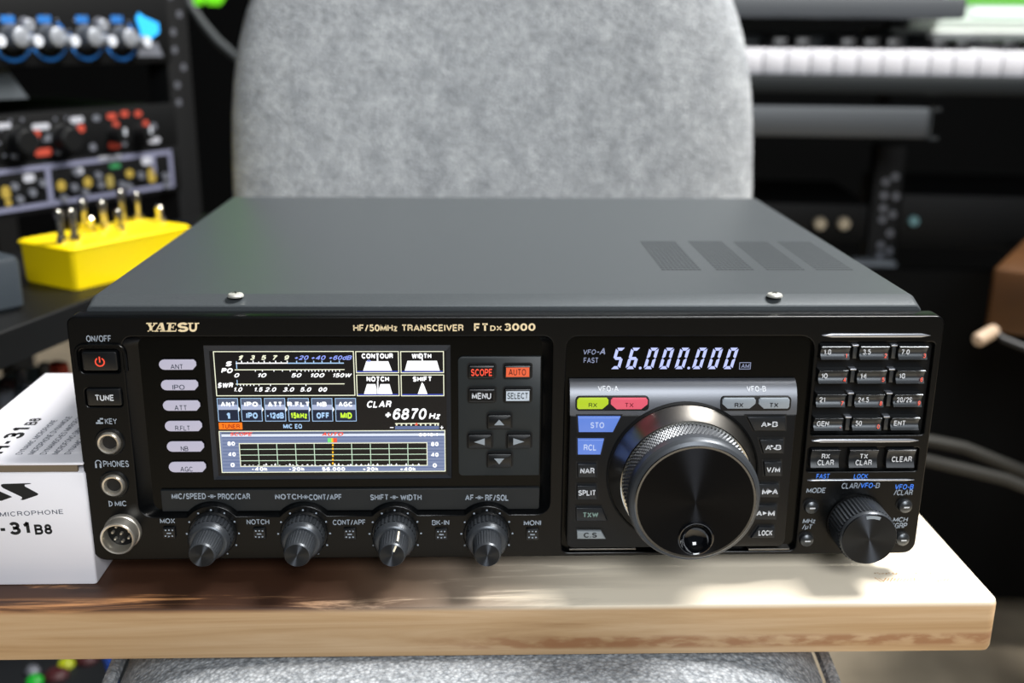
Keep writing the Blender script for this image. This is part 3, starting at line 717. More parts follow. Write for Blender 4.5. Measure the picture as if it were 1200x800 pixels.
# RX / TX pills
def pill(x0, x1, y0, y1, m, s, cutl, cutr, tm=M_ink):
    mb = MB(); r = rc(x0, y0, x1, y1, WC+.001); h = r[3]-r[2]; po = []
    po += [(r[0]+(h*.5 if cutl else .0006), r[2])]; po += [(r[1]-(h*.5 if cutr else .0006), r[2])]
    po += [(r[1], r[2]+h*.45 if cutr else r[2]+.0008), (r[1], r[3]-h*.2), (r[1]-h*.15, r[3])]
    po += [(r[0]+h*.15, r[3]), (r[0], r[3]-h*.2), (r[0], r[2]+h*.45 if cutl else r[2]+.0008)]
    mb.prism(po, WC-.003, WC+.0012, m, .0004)
    cx = (x0+x1)/2; T(mb, s, cx-5, y0+5.5, cx+5, y0+10.6, WC+.0014, tm)
    mb.build('indicator_lamp', rad, label={'G': None}.get(m.name))
for x0, x1 in ((674.6, 760.5), (844.5, 927)):
    mb = MB(); r = rc(x0, 464.6, x1, 481, WC); mb.prism(rrect(r, .0016, 4), WC-.004, WC+.0003, M_hole, .0002); mb.build('lamp_surround', rad)
pill(676.5, 713, 466.4, 479.4, M_green, 'RX', 0, 1, mat('green_text', '4a5a10', .6)); pill(716, 759, 466.4, 479.6, M_pink, 'TX', 1, 1, mat('pink_text', '8a1c30', .6))
pill(846.5, 885.5, 466.4, 478.8, M_silv2, 'RX', 1, 1); pill(889, 925.3, 466.4, 478.8, M_silv2, 'TX', 1, 0)
# keys beside the dial
BH = .0016
M_key = mat('soft_key', '23262a', .35, .3)
def key(poly, s, tr, m=M_key, tm=M_txtw, label=None, face=None):
    button(0, 0, 1, 1, WC, BH, m, s, tm, tr, poly=poly, label=label, bold=.02)
key([(677.5, 488.7), (727.5, 488.7), (718.3, 506.7), (678.5, 506.7)], 'STO', (692, 494.5, 708, 501.5), M_bluelit, M_bluetx, 'blue lit button')
key([(677.3, 515), (708, 515), (703.7, 533), (677.5, 533)], 'RCL', (684, 520.5, 698.5, 527.8), M_bluelit, M_bluetx, 'blue lit button')
key([(677, 543.5), (699, 543.5), (699, 559.5), (677.3, 559.5)], 'NAR', (680, 548, 696.5, 554.8))
key([(676.3, 569), (699, 569), (700, 585.5), (676.5, 585.5)], 'SPLIT', (677.8, 574, 697.8, 580.5))
key([(675, 595), (705.5, 595), (712, 610.5), (675.5, 610.5)], 'TXW', (683.5, 600, 701, 606), tm=mat('dim_green_text', '7f9a92', .6))
key([(676, 622.5), (704.5, 622.5), (710, 631.7), (676.3, 631.7)], 'C.S', (684, 623.8, 699.5, 629.8), mat('pale_key', '8f979c', .4, .2), M_ink, 'pale grey button')
key([(876, 488.5), (921, 488.5), (921, 504.8), (884, 504.8)], 'A', (892, 493.8, 898.8, 500))
key([(890.5, 515.3), (919, 515.3), (918, 531.3), (895, 531.3)], 'A', (897, 521, 903.8, 527))
key([(895.5, 541.5), (916, 541.5), (916, 558), (896.8, 558)], 'V/M', (898.5, 547, 914, 553.5))
key([(889.5, 567), (913.3, 567), (913, 583), (889.5, 583)], 'M', (893, 572.5, 900.5, 578.8))
key([(886, 592), (911, 592), (910, 609), (885, 609)], 'A', (886.5, 598, 893, 604))
key([(880, 630.5), (889.5, 617.5), (908, 617.5), (907.5, 630.5)], 'LOCK', (889, 621, 905, 627.3))
mb = MB(); wq = WC+BH+.0001                        # second letters and arrows of the exchange keys
for s, a in (('B', (905, 493.8, 911.5, 500)), ('B', (909, 521, 915.5, 527)), ('A', (905, 572.5, 911.7, 578.8)), ('M', (900, 598, 908, 604))): T(mb, s, *a, wq, M_txtw, bold=.02)
for x, y in ((901.8, 497), (902.8, 575.5), (896.3, 601)): mb.flat([pp(x-2.4, y-2.2, wq), pp(x-2.4, y+2.2, wq), pp(x+2.6, y, wq)], wq+.00006, M_txtw)
for x, y, k in ((904.8, 522.5, 1), (907.5, 525.3, -1)): mb.flat([pp(x-1.7*k, y-1.6, wq), pp(x-1.7*k, y+1.6, wq), pp(x+2*k, y, wq)], wq+.00006, M_txtw)
mb.build('key_legend', rad)

# --- main dial
M_spun = spun('spun_black', '383b40', .4); M_spund = spun('spun_black_dark', '1c1d20', .36)
dc = pp(799.5, 555, .0045)
M_knurl = mat('knurled_metal', '63666a', .42, .5)
dial = MB(); n = 200
dial.lathe(dc, [(.0330, WC-.001), (.0330, WC+.0002), (.0322, WC+.0008)], M_well, n, cap1=False)
dial.lathe(dc, [(.0318, WC), (.0318, WC+.0010), (.0312, WC+.0022), (.0290, WC+.0062), (.0280, WC+.0092)], M_rim, n, cap1=False)
dial.lathe(dc, [(.0280, WC+.0092), (.0281, WC+.0099), (.0277, WC+.0102), (.0268, WC+.0102)], M_bright, n, cap1=False)
K0, K1 = WC+.0102, WC+.0210
rows = 12
dial.lathe(dc, [(.0262, K0+(K1-K0)*j/rows) for j in range(rows+1)], M_knurl, n, cap1=False, rf=lambda i, j: .0011 if (j % 2 == 0 and i % 2 == (j//2) % 2) else 0)
dial.lathe(dc, [(.0266, K1), (.0271, K1+.0002), (.0272, K1+.0010), (.0272, K1+.0045), (.0268, K1+.0058), (.0262, K1+.0066), (.0247, K1+.0076)], M_knob, n, cap1=False)
d0 = dial.build('tuning_dial', rad, sharp=16, label='large tuning dial with diamond knurled side')
mb = MB(); KT = K1+.0076
mb.lathe(dc, [(.0249, KT-.001), (.0249, KT), (.0246, KT+.0003), (.0238, KT+.0002)], mat('chamfer_metal', '6f7174', .22, 1), n, cap1=False); mb.build('bright_rim', d0)
fcn = pp(815, 630, KT)
mb = MB()
mb.plate([circle(dc, .0240, 120), circle(fcn, .0066, 40)], KT-.001, KT+.0002, M_spund, .0001)
mb.build('dial_face', d0)
mb = MB(); mb.lathe(fcn, [(.0074, KT), (.0074, KT+.0008), (.0070, KT+.0011), (.0066, KT+.0009), (.0060, KT-.0008), (.0045, KT-.0024), (.0025, KT-.0033), (.0003, KT-.0036)], mat('dimple_gloss', '14161a', .1, .6, coat=1), 48)
mb.build('finger_dimple', d0)

# --- second dial at right
c2 = pp(1003, 611)
mb = MB(); n = 96
mb.lathe(c2, [(.0133, 0), (.0133, .0012)], M_well, n)
mb.lathe(c2, [(.0124, .001), (.0124, .0145)], M_knob, n, cap1=False, rf=lambda i, j: .0004 if i % 2 else -.0002)
mb.lathe(c2, [(.0124, .0145), (.0122, .0158), (.0118, .0164)], M_knob, n, cap1=False)
o2 = mb.build('clarifier_knob', rad, label='medium knob with ribbed side and spun top')
mb = MB(); mb.lathe(c2, [(.0119, .0160), (.0119, .0165), (.0117, .0168)], M_spun, n); 
a0 = math.radians(86)
vs = []
for i in range(9):
    a = a0+math.radians(-17+34*i/8); vs += [(c2[0]+.0096*math.cos(a), c2[1]+.0096*math.sin(a), .01688), (c2[0]+.0111*math.cos(a), c2[1]+.0111*math.sin(a), .01688)]
mb.raw(vs, [(2*i, 2*i+1, 2*i+3, 2*i+2) for i in range(8)], M_silv2)
mb.build('knob_face', o2)
# round buttons
for x, y in ((950.5, 593.5), (944.8, 632), (1060.3, 592.5), (1057, 631)):
    c = pp(x, y, .001); mb = MB()
    mb.lathe(c, [(.0037, 0), (.0037, .0002)], M_hole, 32)
    mb.lathe(c, [(.0031, 0), (.0031, .0016), (.0028, .0023), (.0020, .0028), (.0010, .0031)], M_grad, 32)
    mb.rect((c[0]-.0012, c[0]+.0012, c[1]-.0001, c[1]+.0005), .00318, M_txtw)
    mb.build('round_button', rad)

# --- band keys: hollow-faced caps
def hollow(x0, y0, x1, y1, w, h, m, texts, name='button'):
    mb = MB(); r = rc(x0, y0, x1, y1, w+h); u0, u1, v0, v1 = r; e = .0004; hh = v1-v0
    pf = [(v1, w), (v1, w+h*.9), (v1-.0003, w+h)]
    for i in range(1, 9): t = i/8; pf.append((v1-.0003-(hh-.0006)*t, w+h-h*.34*math.sin(PI*min(1, t*1.0))**1.0))
    pf += [(v0, w+h*.9), (v0, w)]
    n_ = len(pf)
    vs = [(u, v, q) for v, q in pf for u in (u0, u1)]
    mb.raw(vs, [(2*i, 2*i+2, 2*i+3, 2*i+1) for i in range(n_-1)], m)
    mb.raw([(u0, v, q) for v, q in pf], [tuple(range(n_))], m); mb.raw([(u1, v, q) for v, q in pf], [tuple(range(n_))[::-1]], m)
    for s, a, tm in texts: T(mb, s, *a, w+h*.99, tm, bold=.015)
    mb.build(name, rad)
rowsK = [((315, 280, 483, 360), (543, 280, 710, 360), (771, 280, 938, 360)), ((301, 420, 469, 500), (529, 420, 696, 500), (756, 420, 921, 500)),
         ((287, 560, 456, 639), (514, 560, 682, 639), (741, 560, 906, 637)), ((273, 700, 441, 776), (500, 698, 667, 775), (725, 697, 888, 773))]
legs = [('1.8', '1'), ('3.5', '2'), ('7.0', '3'), ('10', '4'), ('14', '5'), ('18', '6'), ('21', '7'), ('24.5', '8'), ('28/29', '9'), ('GEN', '.'), ('50', '0'), ('ENT', '')]
k = 0
for row in rowsK:
    for (a, b, c_, d) in row:
        x0, y0, x1, y1 = 900+a/5, 350+b/5, 900+c_/5, 350+d/5; s, s2 = legs[k]; k += 1
        wd = {'1.8': 8.6, '3.5': 9.3, '7.0': 9.2, '10': 7, '14': 7, '18': 7, '21': 7, '24.5': 12.8, '28/29': 18, 'GEN': 14.2, '50': 7.4, 'ENT': 13.2}[s]
        tx = [(s, (x0+2.6, y0+3.2, x0+2.6+wd, y0+9.2), M_txtw)]
        if s2 == '.': tx.append(('.', (x1-4, y1-5, x1-3, y1-4), M_red))
        elif s2: tx.append((s2, (x1-5.6, y1-8, x1-2.6 if s2 != '1' else x1-4, y1-2.8), M_red))
        hollow(x0, y0, x1, y1, -.0028, .0044, M_grad, tx)
    # little bright posts between the keys
    for (p, q) in ((row[0], row[1]), (row[1], row[2])):
        xm = (p[2]+q[0])/2; yt = p[1]
        mb = MB(); r = rc(900+(xm-13)/5, 350+yt/5, 900+(xm+13)/5, 350+(yt+74)/5, 0)
        mb.prism(pr(r), -.0028, -.0006, M_grad, .0004); r = rc(900+(xm-19)/5, 350+(yt-12)/5, 900+(xm+19)/5, 350+(yt-2)/5, 0); mb.prism(pr(r), -.0028, .0004, M_edge, .0003)
        mb.build('key_divider', rad)
for x0, x1, t in ((951, 984, (('RX', (963, 531.5, 972.5, 537)), ('CLAR', (958, 538.5, 977, 545)))), (996, 1029, (('TX', (1008, 531.5, 1017, 537)), ('CLAR', (1002.5, 538.5, 1021.5, 545)))), (1040, 1072.5, (('CLEAR', (1045, 534.5, 1068.5, 541)),))):
    hollow(x0, 527.3, x1, 548.5, -.0022, .0040, M_key, [(s, a, M_txtw) for s, a in t])

# ================================================================== THE BOARD
def wood():
    m = bpy.data.materials.new('board_wood'); m.use_nodes = True; nt = m.node_tree; b = nt.nodes['Principled BSDF']; N = nt.nodes.new; L = nt.links.new
    tc = N('ShaderNodeTexCoord')
    mp = N('ShaderNodeMapping'); mp.inputs['Scale'].default_value = (3, 40, 60); L(tc.outputs['Object'], mp.inputs['Vector'])
    n1 = N('ShaderNodeTexNoise'); n1.inputs['Scale'].default_value = 1.6; n1.inputs['Detail'].default_value = 8; n1.inputs['Roughness'].default_value = .62; n1.inputs['Distortion'].default_value = .6
    L(mp.outputs[0], n1.inputs['Vector'])
    cr = N('ShaderNodeValToRGB'); e = cr.color_ramp.elements
    e[0].position = .3; e[0].color = (*lin('9c7852'), 1); e[1].position = .62; e[1].color = (*lin('c2a480'), 1)
    x = e.new(.46); x.color = (*lin('b3926a'), 1)
    L(n1.outputs['Fac'], cr.inputs['Fac'])
    # dark heartwood in the left half of the top face
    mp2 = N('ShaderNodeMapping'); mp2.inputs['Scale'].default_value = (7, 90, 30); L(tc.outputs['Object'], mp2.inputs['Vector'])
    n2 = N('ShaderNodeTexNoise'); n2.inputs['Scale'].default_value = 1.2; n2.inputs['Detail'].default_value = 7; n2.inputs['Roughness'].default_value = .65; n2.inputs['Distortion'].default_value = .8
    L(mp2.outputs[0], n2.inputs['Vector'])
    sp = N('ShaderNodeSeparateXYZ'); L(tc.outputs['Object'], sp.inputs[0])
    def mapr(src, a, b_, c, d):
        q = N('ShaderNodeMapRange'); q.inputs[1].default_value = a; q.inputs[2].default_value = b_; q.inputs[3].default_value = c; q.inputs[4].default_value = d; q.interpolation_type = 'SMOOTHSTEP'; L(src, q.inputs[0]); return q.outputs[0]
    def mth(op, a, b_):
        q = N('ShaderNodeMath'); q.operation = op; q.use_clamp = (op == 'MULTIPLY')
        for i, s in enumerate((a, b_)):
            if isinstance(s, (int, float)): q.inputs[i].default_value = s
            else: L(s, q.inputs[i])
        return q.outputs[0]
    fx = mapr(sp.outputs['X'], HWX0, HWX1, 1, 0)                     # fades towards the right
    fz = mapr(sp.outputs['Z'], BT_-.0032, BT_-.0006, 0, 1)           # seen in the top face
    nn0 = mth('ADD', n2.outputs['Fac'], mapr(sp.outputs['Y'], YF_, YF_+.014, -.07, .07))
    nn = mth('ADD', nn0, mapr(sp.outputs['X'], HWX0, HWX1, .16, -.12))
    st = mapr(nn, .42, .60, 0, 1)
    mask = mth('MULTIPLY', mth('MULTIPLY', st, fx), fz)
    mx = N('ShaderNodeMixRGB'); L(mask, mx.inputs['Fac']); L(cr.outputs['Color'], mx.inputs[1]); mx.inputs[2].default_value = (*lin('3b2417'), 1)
    # pale sapwood on the top face
    pcol = N('ShaderNodeMixRGB'); pcol.inputs[1].default_value = (*lin('b97f4e'), 1); pcol.inputs[2].default_value = (*lin('efe6d2'), 1); L(mapr(sp.outputs['X'], -.14-BC_, .04-BC_, 0, 1), pcol.inputs['Fac'])
    pal = N('ShaderNodeMixRGB'); L(pcol.outputs[0], pal.inputs[2]); L(mth('MULTIPLY', fz, .85), pal.inputs['Fac']); L(cr.outputs['Color'], pal.inputs[1])
    L(pal.outputs[0], mx.inputs[1])
    # reddish end-grain streak low on the right of the front face
    gx = mapr(sp.outputs['X'], .07, .15, 0, 1); gz = mth('MULTIPLY', mapr(sp.outputs['Z'], .003, .0055, 0, 1), mapr(sp.outputs['Z'], .0085, .011, 1, 0))
    n3 = N('ShaderNodeTexNoise'); n3.inputs['Scale'].default_value = 260; n3.inputs['Detail'].default_value = 4; mp3 = N('ShaderNodeMapping'); mp3.inputs['Scale'].default_value = (.35, 1, 1); L(tc.outputs['Object'], mp3.inputs[0]); L(mp3.outputs[0], n3.inputs[0])
    k3 = mth('MULTIPLY', mth('MULTIPLY', gx, gz), mapr(n3.outputs['Fac'], .35, .6, .1, .8))
    m3 = N('ShaderNodeMixRGB'); L(k3, m3.inputs['Fac']); L(mx.outputs[0], m3.inputs[1]); m3.inputs[2].default_value = (*lin('8f5f3c'), 1)
    L(m3.outputs[0], b.inputs['Base Color']); b.inputs['Roughness'].default_value = .5
    bp = N('ShaderNodeBump'); bp.inputs['Strength'].default_value = .12; bp.inputs['Distance'].default_value = .0005; L(n1.outputs['Fac'], bp.inputs['Height']); L(bp.outputs[0], b.inputs['Normal'])
    return m
BZ = -.011; BT_ = .0255
fl = W(0, 702, 2, BZ); fr = W(1168, 704, 2, BZ); br = W(1083, 600, 2, BZ)
bx1 = (fr.x+br.x)/2; BY0 = (fl.y+fr.y)/2; BY1 = .225; BX0 = -.47
bc = (BX0+bx1)/2; BC_ = bc
YF_ = BY0-(BY0+BY1)/2
HWX0, HWX1 = -.10-bc, .10-bc
M_wood = wood(); M_burn = mat('burn_mark', 'c9985f', .7)
bd = MB(I)
def slab(y0l, y0r):
    R = []
    for z, d in ((BZ-BT_, .0022), (BZ-BT_+.0008, .0006), (BZ-BT_+.0025, 0), (BZ-.0025, 0), (BZ-.0008, .0006), (BZ, .0022)):
        q = .005
        R.append([(BX0+d, BY1-d, z), (BX0+d, y0l+d, z)] + [(bx1-q+(q-d)*math.cos(a), y0r+q+(q-d)*math.sin(a), z) for a in [-PI/2+i*PI/12 for i in range(7)]] + [(bx1-d, BY1-d, z)])
    return R
bd.rings(slab(fl.y-(.47-abs(fl.x))*.03, fr.y), M_wood)
# faint burnt maker's marks
rm = random.Random(3)
for k in range(22):
    p = W(1026+k*4.0, 671.5, 2, BZ+.0001); 
    if k == 10: continue
    for j in range(2): 
        x = p.x+rm.uniform(-.0005, .0005); y = p.y+rm.uniform(-.0006, .0006)
        bd.raw([(x-.0004, y-.0002, BZ+.00008), (x+.0004, y-.0002, BZ+.00008), (x+.0004, y+.0003, BZ+.00008), (x-.0004, y+.0003, BZ+.00008)], [(0, 1, 2, 3)], M_burn)
for k in range(11):
    p = W(1031+k*7.8, 679, 2, BZ+.0001); a = rm.choice((.9, 1.2, 2.0, 2.3)); ca, sa = math.cos(a), math.sin(a)
    for o_, l in ((-.0008, .0022), (.0007, .0015)):
        bd.raw([(p.x+o_+ca*x-sa*y, p.y+sa*x+ca*y, BZ+.00008) for x, y in ((-l, -.0002), (l, -.0002), (l, .0002), (-l, .0002))], [(0, 1, 2, 3)], M_burn)
tag(bd.build('wooden_board', recalc=False), 'thick pale wooden board with dark grain, lying under the radio', 'board')

# ================================================================== MICROPHONE CARTON
def card():
    return mat('white_card', 'e9e8ee', .55, bump=(900, .1, .0002))
M_card = card(); M_lidgap = mat('lid_gap_shade', '6f6250', .8)
bz0 = BZ; bz1 = .0468
p_fr = W(114, 685, 2, BZ); xr = p_fr.x; yf = p_fr.y; q1, q2 = W(0, 480, 2, bz1), W(55, 437, 2, bz1); xl = (q1.x+q2.x)/2; yb = q2.y
org = Vector(((xl+xr)/2, (yf+yb)/2, BZ))
box = root('microphone_box', 'white cardboard microphone box with black print, beside the left end of the radio', 'box', org, base=org)
mb = MB(I)
mb.box(xl, xr, yf, yb, bz0, bz1-.0042, M_card, .0012)
mb.T = lambda u, v, w: (u, yf-w, v)
def bpx(x, y): p = W(x, y, 1, yf); return (p.x, p.z)
def brc(x0, y0, x1, y1): a = bpx(x0, (y0+y1)/2); b = bpx(x1, (y0+y1)/2); return (a[0], b[0], bpx((x0+x1)/2, y1)[1], bpx((x0+x1)/2, y0)[1])
e = .00008
def fl_(pts): mb.flat([bpx(x, y) for x, y in pts], e, M_ink)
fl_([(1.2, 567.6), (4, 566.7), (35, 565.8), (37, 566.5), (29, 567.6), (29, 569.5), (43, 577), (45.3, 578.7), (43.5, 580.2), (27, 585.8), (23.7, 585), (26, 583.8), (25.5, 582), (4, 571.8), (1.5, 569.6)])
fl_([(-12, 568), (0, 575.5), (12, 580.8), (14.5, 582), (2, 586.5), (-8, 586.5), (-6, 583), (-18, 573)])
fl_([(-14, 566.8), (-22, 567), (-20, 566)])
mb.text('STANDARD MICROPHONE', (bpx(-70, 603)[0], bpx(74, 600)[0], bpx(10, 605.2)[1], bpx(10, 599.8)[1]), e, M_ink2, bold=0, rot=.045, sp=2.2)
mb.text('MH-31', (bpx(-40, 618)[0], bpx(34.8, 618)[0], bpx(10, 627)[1], bpx(10, 611.8)[1]), e, M_ink, bold=.035, rot=.03, sp=1.3)
mb.text('B8', (bpx(40.5, 620)[0], bpx(61, 619)[0], bpx(50, 626)[1], bpx(50, 614)[1]), e, M_ink, bold=.035, rot=.03, sp=1.3)
mb.build('carton_body', box)
mb = MB(I)                                     # lid with its own thickness, standing a little proud at the front
mb.box(xl-.0004, xr-.0002, yf+.0006, yb, bz1-.0012, bz1, M_card, .0005)
mb.box(xl, xr-.003, yf+.001, yf+.0022, bz1-.009, bz1-.0012, M_lidgap)  # brown strip colours in the shade of the gap under the lid
mb.T = lambda u, v, w: (xl+u, yf+v, bz1+w)
def top_txt(s, x, y0, y1, h, m, bold):          # runs away from the camera along the carton
    vs, fs, a0, a1, b0, b1 = text2d(s, 0, bold, 1.0); k = (y1-y0)/(a1-a0); kh = h/(b1-b0)
    mb.raw([(x-(v-b0)*kh, y0+(u-a0)*k, e) for u, v in vs], fs, m)
top_txt('MH-31', .0245, -.001, .042, .0085, M_ink, .03); top_txt('B8', .0245, .045, .054, .0055, M_ink, .03)
for i, s in enumerate(('DYNAMIC MICROPHONE', 'MICROPHONE DYNAMIQUE', 'DYNAMISCHES MIKROFON', 'MICROFONO DINAMICO', 'DYNAMIC MICROPHONE')):
    top_txt(s, .0325+i*.0052, .010, .010+.0023*len(s), .0028, M_ink2, 0)
mb.build('carton_lid', box)

# ================================================================== CHAIR
def fabric(name, c0, c1, scale, wv, dist):
    m = bpy.data.materials.new(name); m.use_nodes = True; nt = m.node_tree; b = nt.nodes['Principled BSDF']; N = nt.nodes.new; L = nt.links.new
    tc = N('ShaderNodeTexCoord'); n = N('ShaderNodeTexNoise'); n.inputs['Scale'].default_value = scale; n.inputs['Detail'].default_value = 6; n.inputs['Roughness'].default_value = .7
    L(tc.outputs['Object'], n.inputs['Vector']); cr = N('ShaderNodeValToRGB'); e = cr.color_ramp.elements
    e[0].position = .36; e[0].color = (*lin(c0), 1); e[1].position = .64; e[1].color = (*lin(c1), 1); L(n.outputs['Fac'], cr.inputs['Fac'])
    v = N('ShaderNodeTexVoronoi'); v.inputs['Scale'].default_value = wv; L(tc.outputs['Object'], v.inputs['Vector'])
    mr = N('ShaderNodeMapRange'); mr.inputs[1].default_value = 0; mr.inputs[2].default_value = .7; mr.inputs[3].default_value = 1.12; mr.inputs[4].default_value = .62; L(v.outputs['Distance'], mr.inputs[0])
    mx = N('ShaderNodeMixRGB'); mx.blend_type = 'MULTIPLY'; mx.inputs['Fac'].default_value = 1; L(cr.outputs['Color'], mx.inputs[1])
    L(mr.outputs[0], mx.inputs[2]); L(mx.outputs[0], b.inputs['Base Color']); b.inputs['Roughness'].default_value = .95; b.inputs['Specular IOR Level'].default_value = .15
    bp = N('ShaderNodeBump'); bp.invert = True; bp.inputs['Strength'].default_value = .7; bp.inputs['Distance'].default_value = dist; L(v.outputs['Distance'], bp.inputs['Height']); L(bp.outputs[0], b.inputs['Normal'])
    return m
M_fab = fabric('chair_fabric', '969a9e', 'b6babd', 60, 480, .0008)
FLZ = -.52
YB = .40
ch = root('office_chair', 'grey fabric office chair behind and beneath the wooden board', 'chair', (0, .2, FLZ), base=(0, .2, FLZ))
mb = MB(I)
def bw(z):                                     # outline of the backrest read off at its own distance
    L = [(W(276, 300, 1, YB), W(880, 300, 1, YB)), (W(271, 230, 1, YB), W(884, 230, 1, YB)), (W(267.5, 150, 1, YB), W(887, 150, 1, YB)), (W(269, 90, 1, YB), W(885.5, 90, 1, YB)), (W(275.5, 40, 1, YB), W(879, 40, 1, YB)), (W(285.5, 0, 1, YB), W(869, 0, 1, YB)), (W(300, -40, 1, YB), W(854, -40, 1, YB)), (W(322, -75, 1, YB), W(832, -75, 1, YB)), (W(360, -105, 1, YB), W(795, -105, 1, YB)), (W(430, -125, 1, YB), W(725, -125, 1, YB))]
    return L
Ls = bw(0); R = []
first = Ls[0]
rowsb = [(first[0]+Vector((.07, 0, -.17)), first[1]+Vector((-.07, 0, -.17))), (first[0]+Vector((.02, 0, -.14)), first[1]+Vector((-.02, 0, -.14))), (first[0]+Vector((.004, 0, -.08)), first[1]+Vector((-.004, 0, -.08)))]+Ls
def sm(rows, k):                               # a Catmull-Rom pass keeps the outline soft
    out = []
    for i in range(len(rows)-1):
        p0, p1, p2, p3 = rows[max(i-1, 0)], rows[i], rows[i+1], rows[min(i+2, len(rows)-1)]
        for j in range(k):
            t = j/k; out.append(tuple((p1[s]*2+(p2[s]-p0[s])*t+(p0[s]*2-p1[s]*5+p2[s]*4-p3[s])*t*t+(p1[s]*3-p0[s]-p2[s]*3+p3[s])*t**3)/2 for s in (0, 1)))
    out.append(rows[-1]); return out
rb = sm(rowsb, 4); nr = len(rb)
for i, (a, b_) in enumerate(rb):
    hw = (b_.x-a.x)/2; cx = (a.x+b_.x)/2; z = (a.z+b_.z)/2
    th = .028*math.sin(min(1, min(i+1, nr-i)/5)*PI/2)+.003; lean = (z-.2)*.10
    ring = []
    for q in range(48):
        t = 2*PI*q/48; cs, sn = math.cos(t), math.sin(t)
        xx = hw*math.copysign(abs(cs)**.55, cs); yy = th*math.copysign(abs(sn)**.8, sn)
        ring.append((cx+xx, YB+.028+lean+yy-.020*(xx/.2)**2+.012, z))
    R.append(ring)
mb.rings(R, M_fab); mb.build('backrest', ch, sharp=80)
M_fab2 = fabric('seat_fabric', '8a9096', 'c6cbd0', 300, 520, .0007)
mb = MB(I); R = []
ZS = BZ-BT_
def seatring(z, d):
    o = []
    for q in range(64):
        t = 2*PI*q/64; cs, sn = math.cos(t), math.sin(t)
        x = (.172-d)*math.copysign(abs(cs)**.5, cs); y = (.245-d)*math.copysign(abs(sn)**.5, sn)
        o.append((x-.016, .135+y, z))
    return o
for z, d in ((ZS-.075, .03), (ZS-.072, .01), (ZS-.06, 0), (ZS-.045, 0), (ZS-.032, .004), (ZS-.018, .014), (ZS-.009, .028), (ZS-.004, .045), (ZS-.0012, .07), (ZS-.0008, .10), (ZS-.0006, .14)): R.append(seatring(z, d))
mb.rings(R, M_fab2); seat = mb.build('seat', ch, sharp=80)
mb = MB(I); mb.tube([Vector(p)+Vector((0, 0, 0)) for p in seatring(ZS-.031, -.0005)]+[Vector(seatring(ZS-.031, -.0005)[0])], .0035, M_fab2, 8, cap=False); mb.build('piping', seat)
M_blk = mat('black_plastic', '0a0b0c', .5, spec=.3); M_blkm = mat('black_metal', '07080a', .5, spec=.25)
mb = MB(I)
mb.tube([(0, .36, ZS-.08), (0, .47, ZS-.07), (0, .485, -.02), (0, .46, .10)], .016, M_blkm); mb.build('back_bracket', ch)
mb = MB(I); mb.tube([(0, .15, ZS-.07), (0, .15, ZS-.18), (0, .15, ZS-.181), (0, .15, FLZ+.09)], [.024, .024, .016, .016], M_blkm, 16); mb.build('gas_column', ch)
for k in range(5):
    a = 2*PI*k/5+.3; mb = MB(I); ca, sa = math.cos(a), math.sin(a)
    mb.tube([(0, .15, FLZ+.10), (.12*ca, .15+.12*sa, FLZ+.085), (.22*ca, .15+.22*sa, FLZ+.06)], [.024, .018, .012], M_blk, 10); lg = mb.build('chair_leg', ch)
    mb = MB(I); mb.tube([(.22*ca-.018*sa, .15+.22*sa+.018*ca, FLZ+.026), (.22*ca+.018*sa, .15+.22*sa-.018*ca, FLZ+.026)], .026, M_blk, 16); mb.build('castor', lg)

# ================================================================== ROOM
def struct(o, n): o.name = n; o['kind'] = 'structure'; return o
mcar = mat('carpet_beige', 'c6b79f', .95, spec=.1, bump=(420, .6, .004), mott=(14, .16))
mb = MB(I); mb.box(-2.2, 2.2, -2.2, 2.3, FLZ-.02, FLZ, mcar); struct(mb.build('floor'), 'floor')
mwal = mat('wall_dark', '050607', .9, spec=.1)
mb = MB(I); mb.box(-2.2, 2.2, 2.3, 2.36, FLZ, 1.95, mwal); struct(mb.build('wall_back'), 'wall_back')
mb = MB(I); mb.box(-2.26, -2.2, -2.2, 2.36, FLZ, 1.95, mwal); struct(mb.build('wall_left'), 'wall_left')
mb = MB(I); mb.box(2.2, 2.26, -2.2, 2.36, FLZ, 1.95, mwal); struct(mb.build('wall_right'), 'wall_right')
mcl = mat('ceiling_grey', '6a6c70', .9)
mb = MB(I); mb.box(-2.26, 2.26, -2.2, 2.36, 1.95, 2.0, mcl); struct(mb.build('ceiling'), 'ceiling')

# ================================================================== LEFT: RACK, EFFECTS, CONSOLE
HD = math.radians(33)                           # direction of the rack faces, from +y towards +x
DS = Vector((math.sin(HD), math.cos(HD), 0)); DN = Vector((math.cos(HD), -math.sin(HD), 0))   # along the face, out of the face
RZ = math.atan2(DS.y, DS.x)
RO = WZ(207, 200, 1.0); RO.z = 0
def rk(px, py, off=0.0):                        # pixel -> (along, height) on the rack face plane
    v = vray(px, py); t = (RO+DN*off-CAM).dot(DN)/v.dot(DN); p = CAM+v*t; return ((p-RO).dot(DS), p.z)
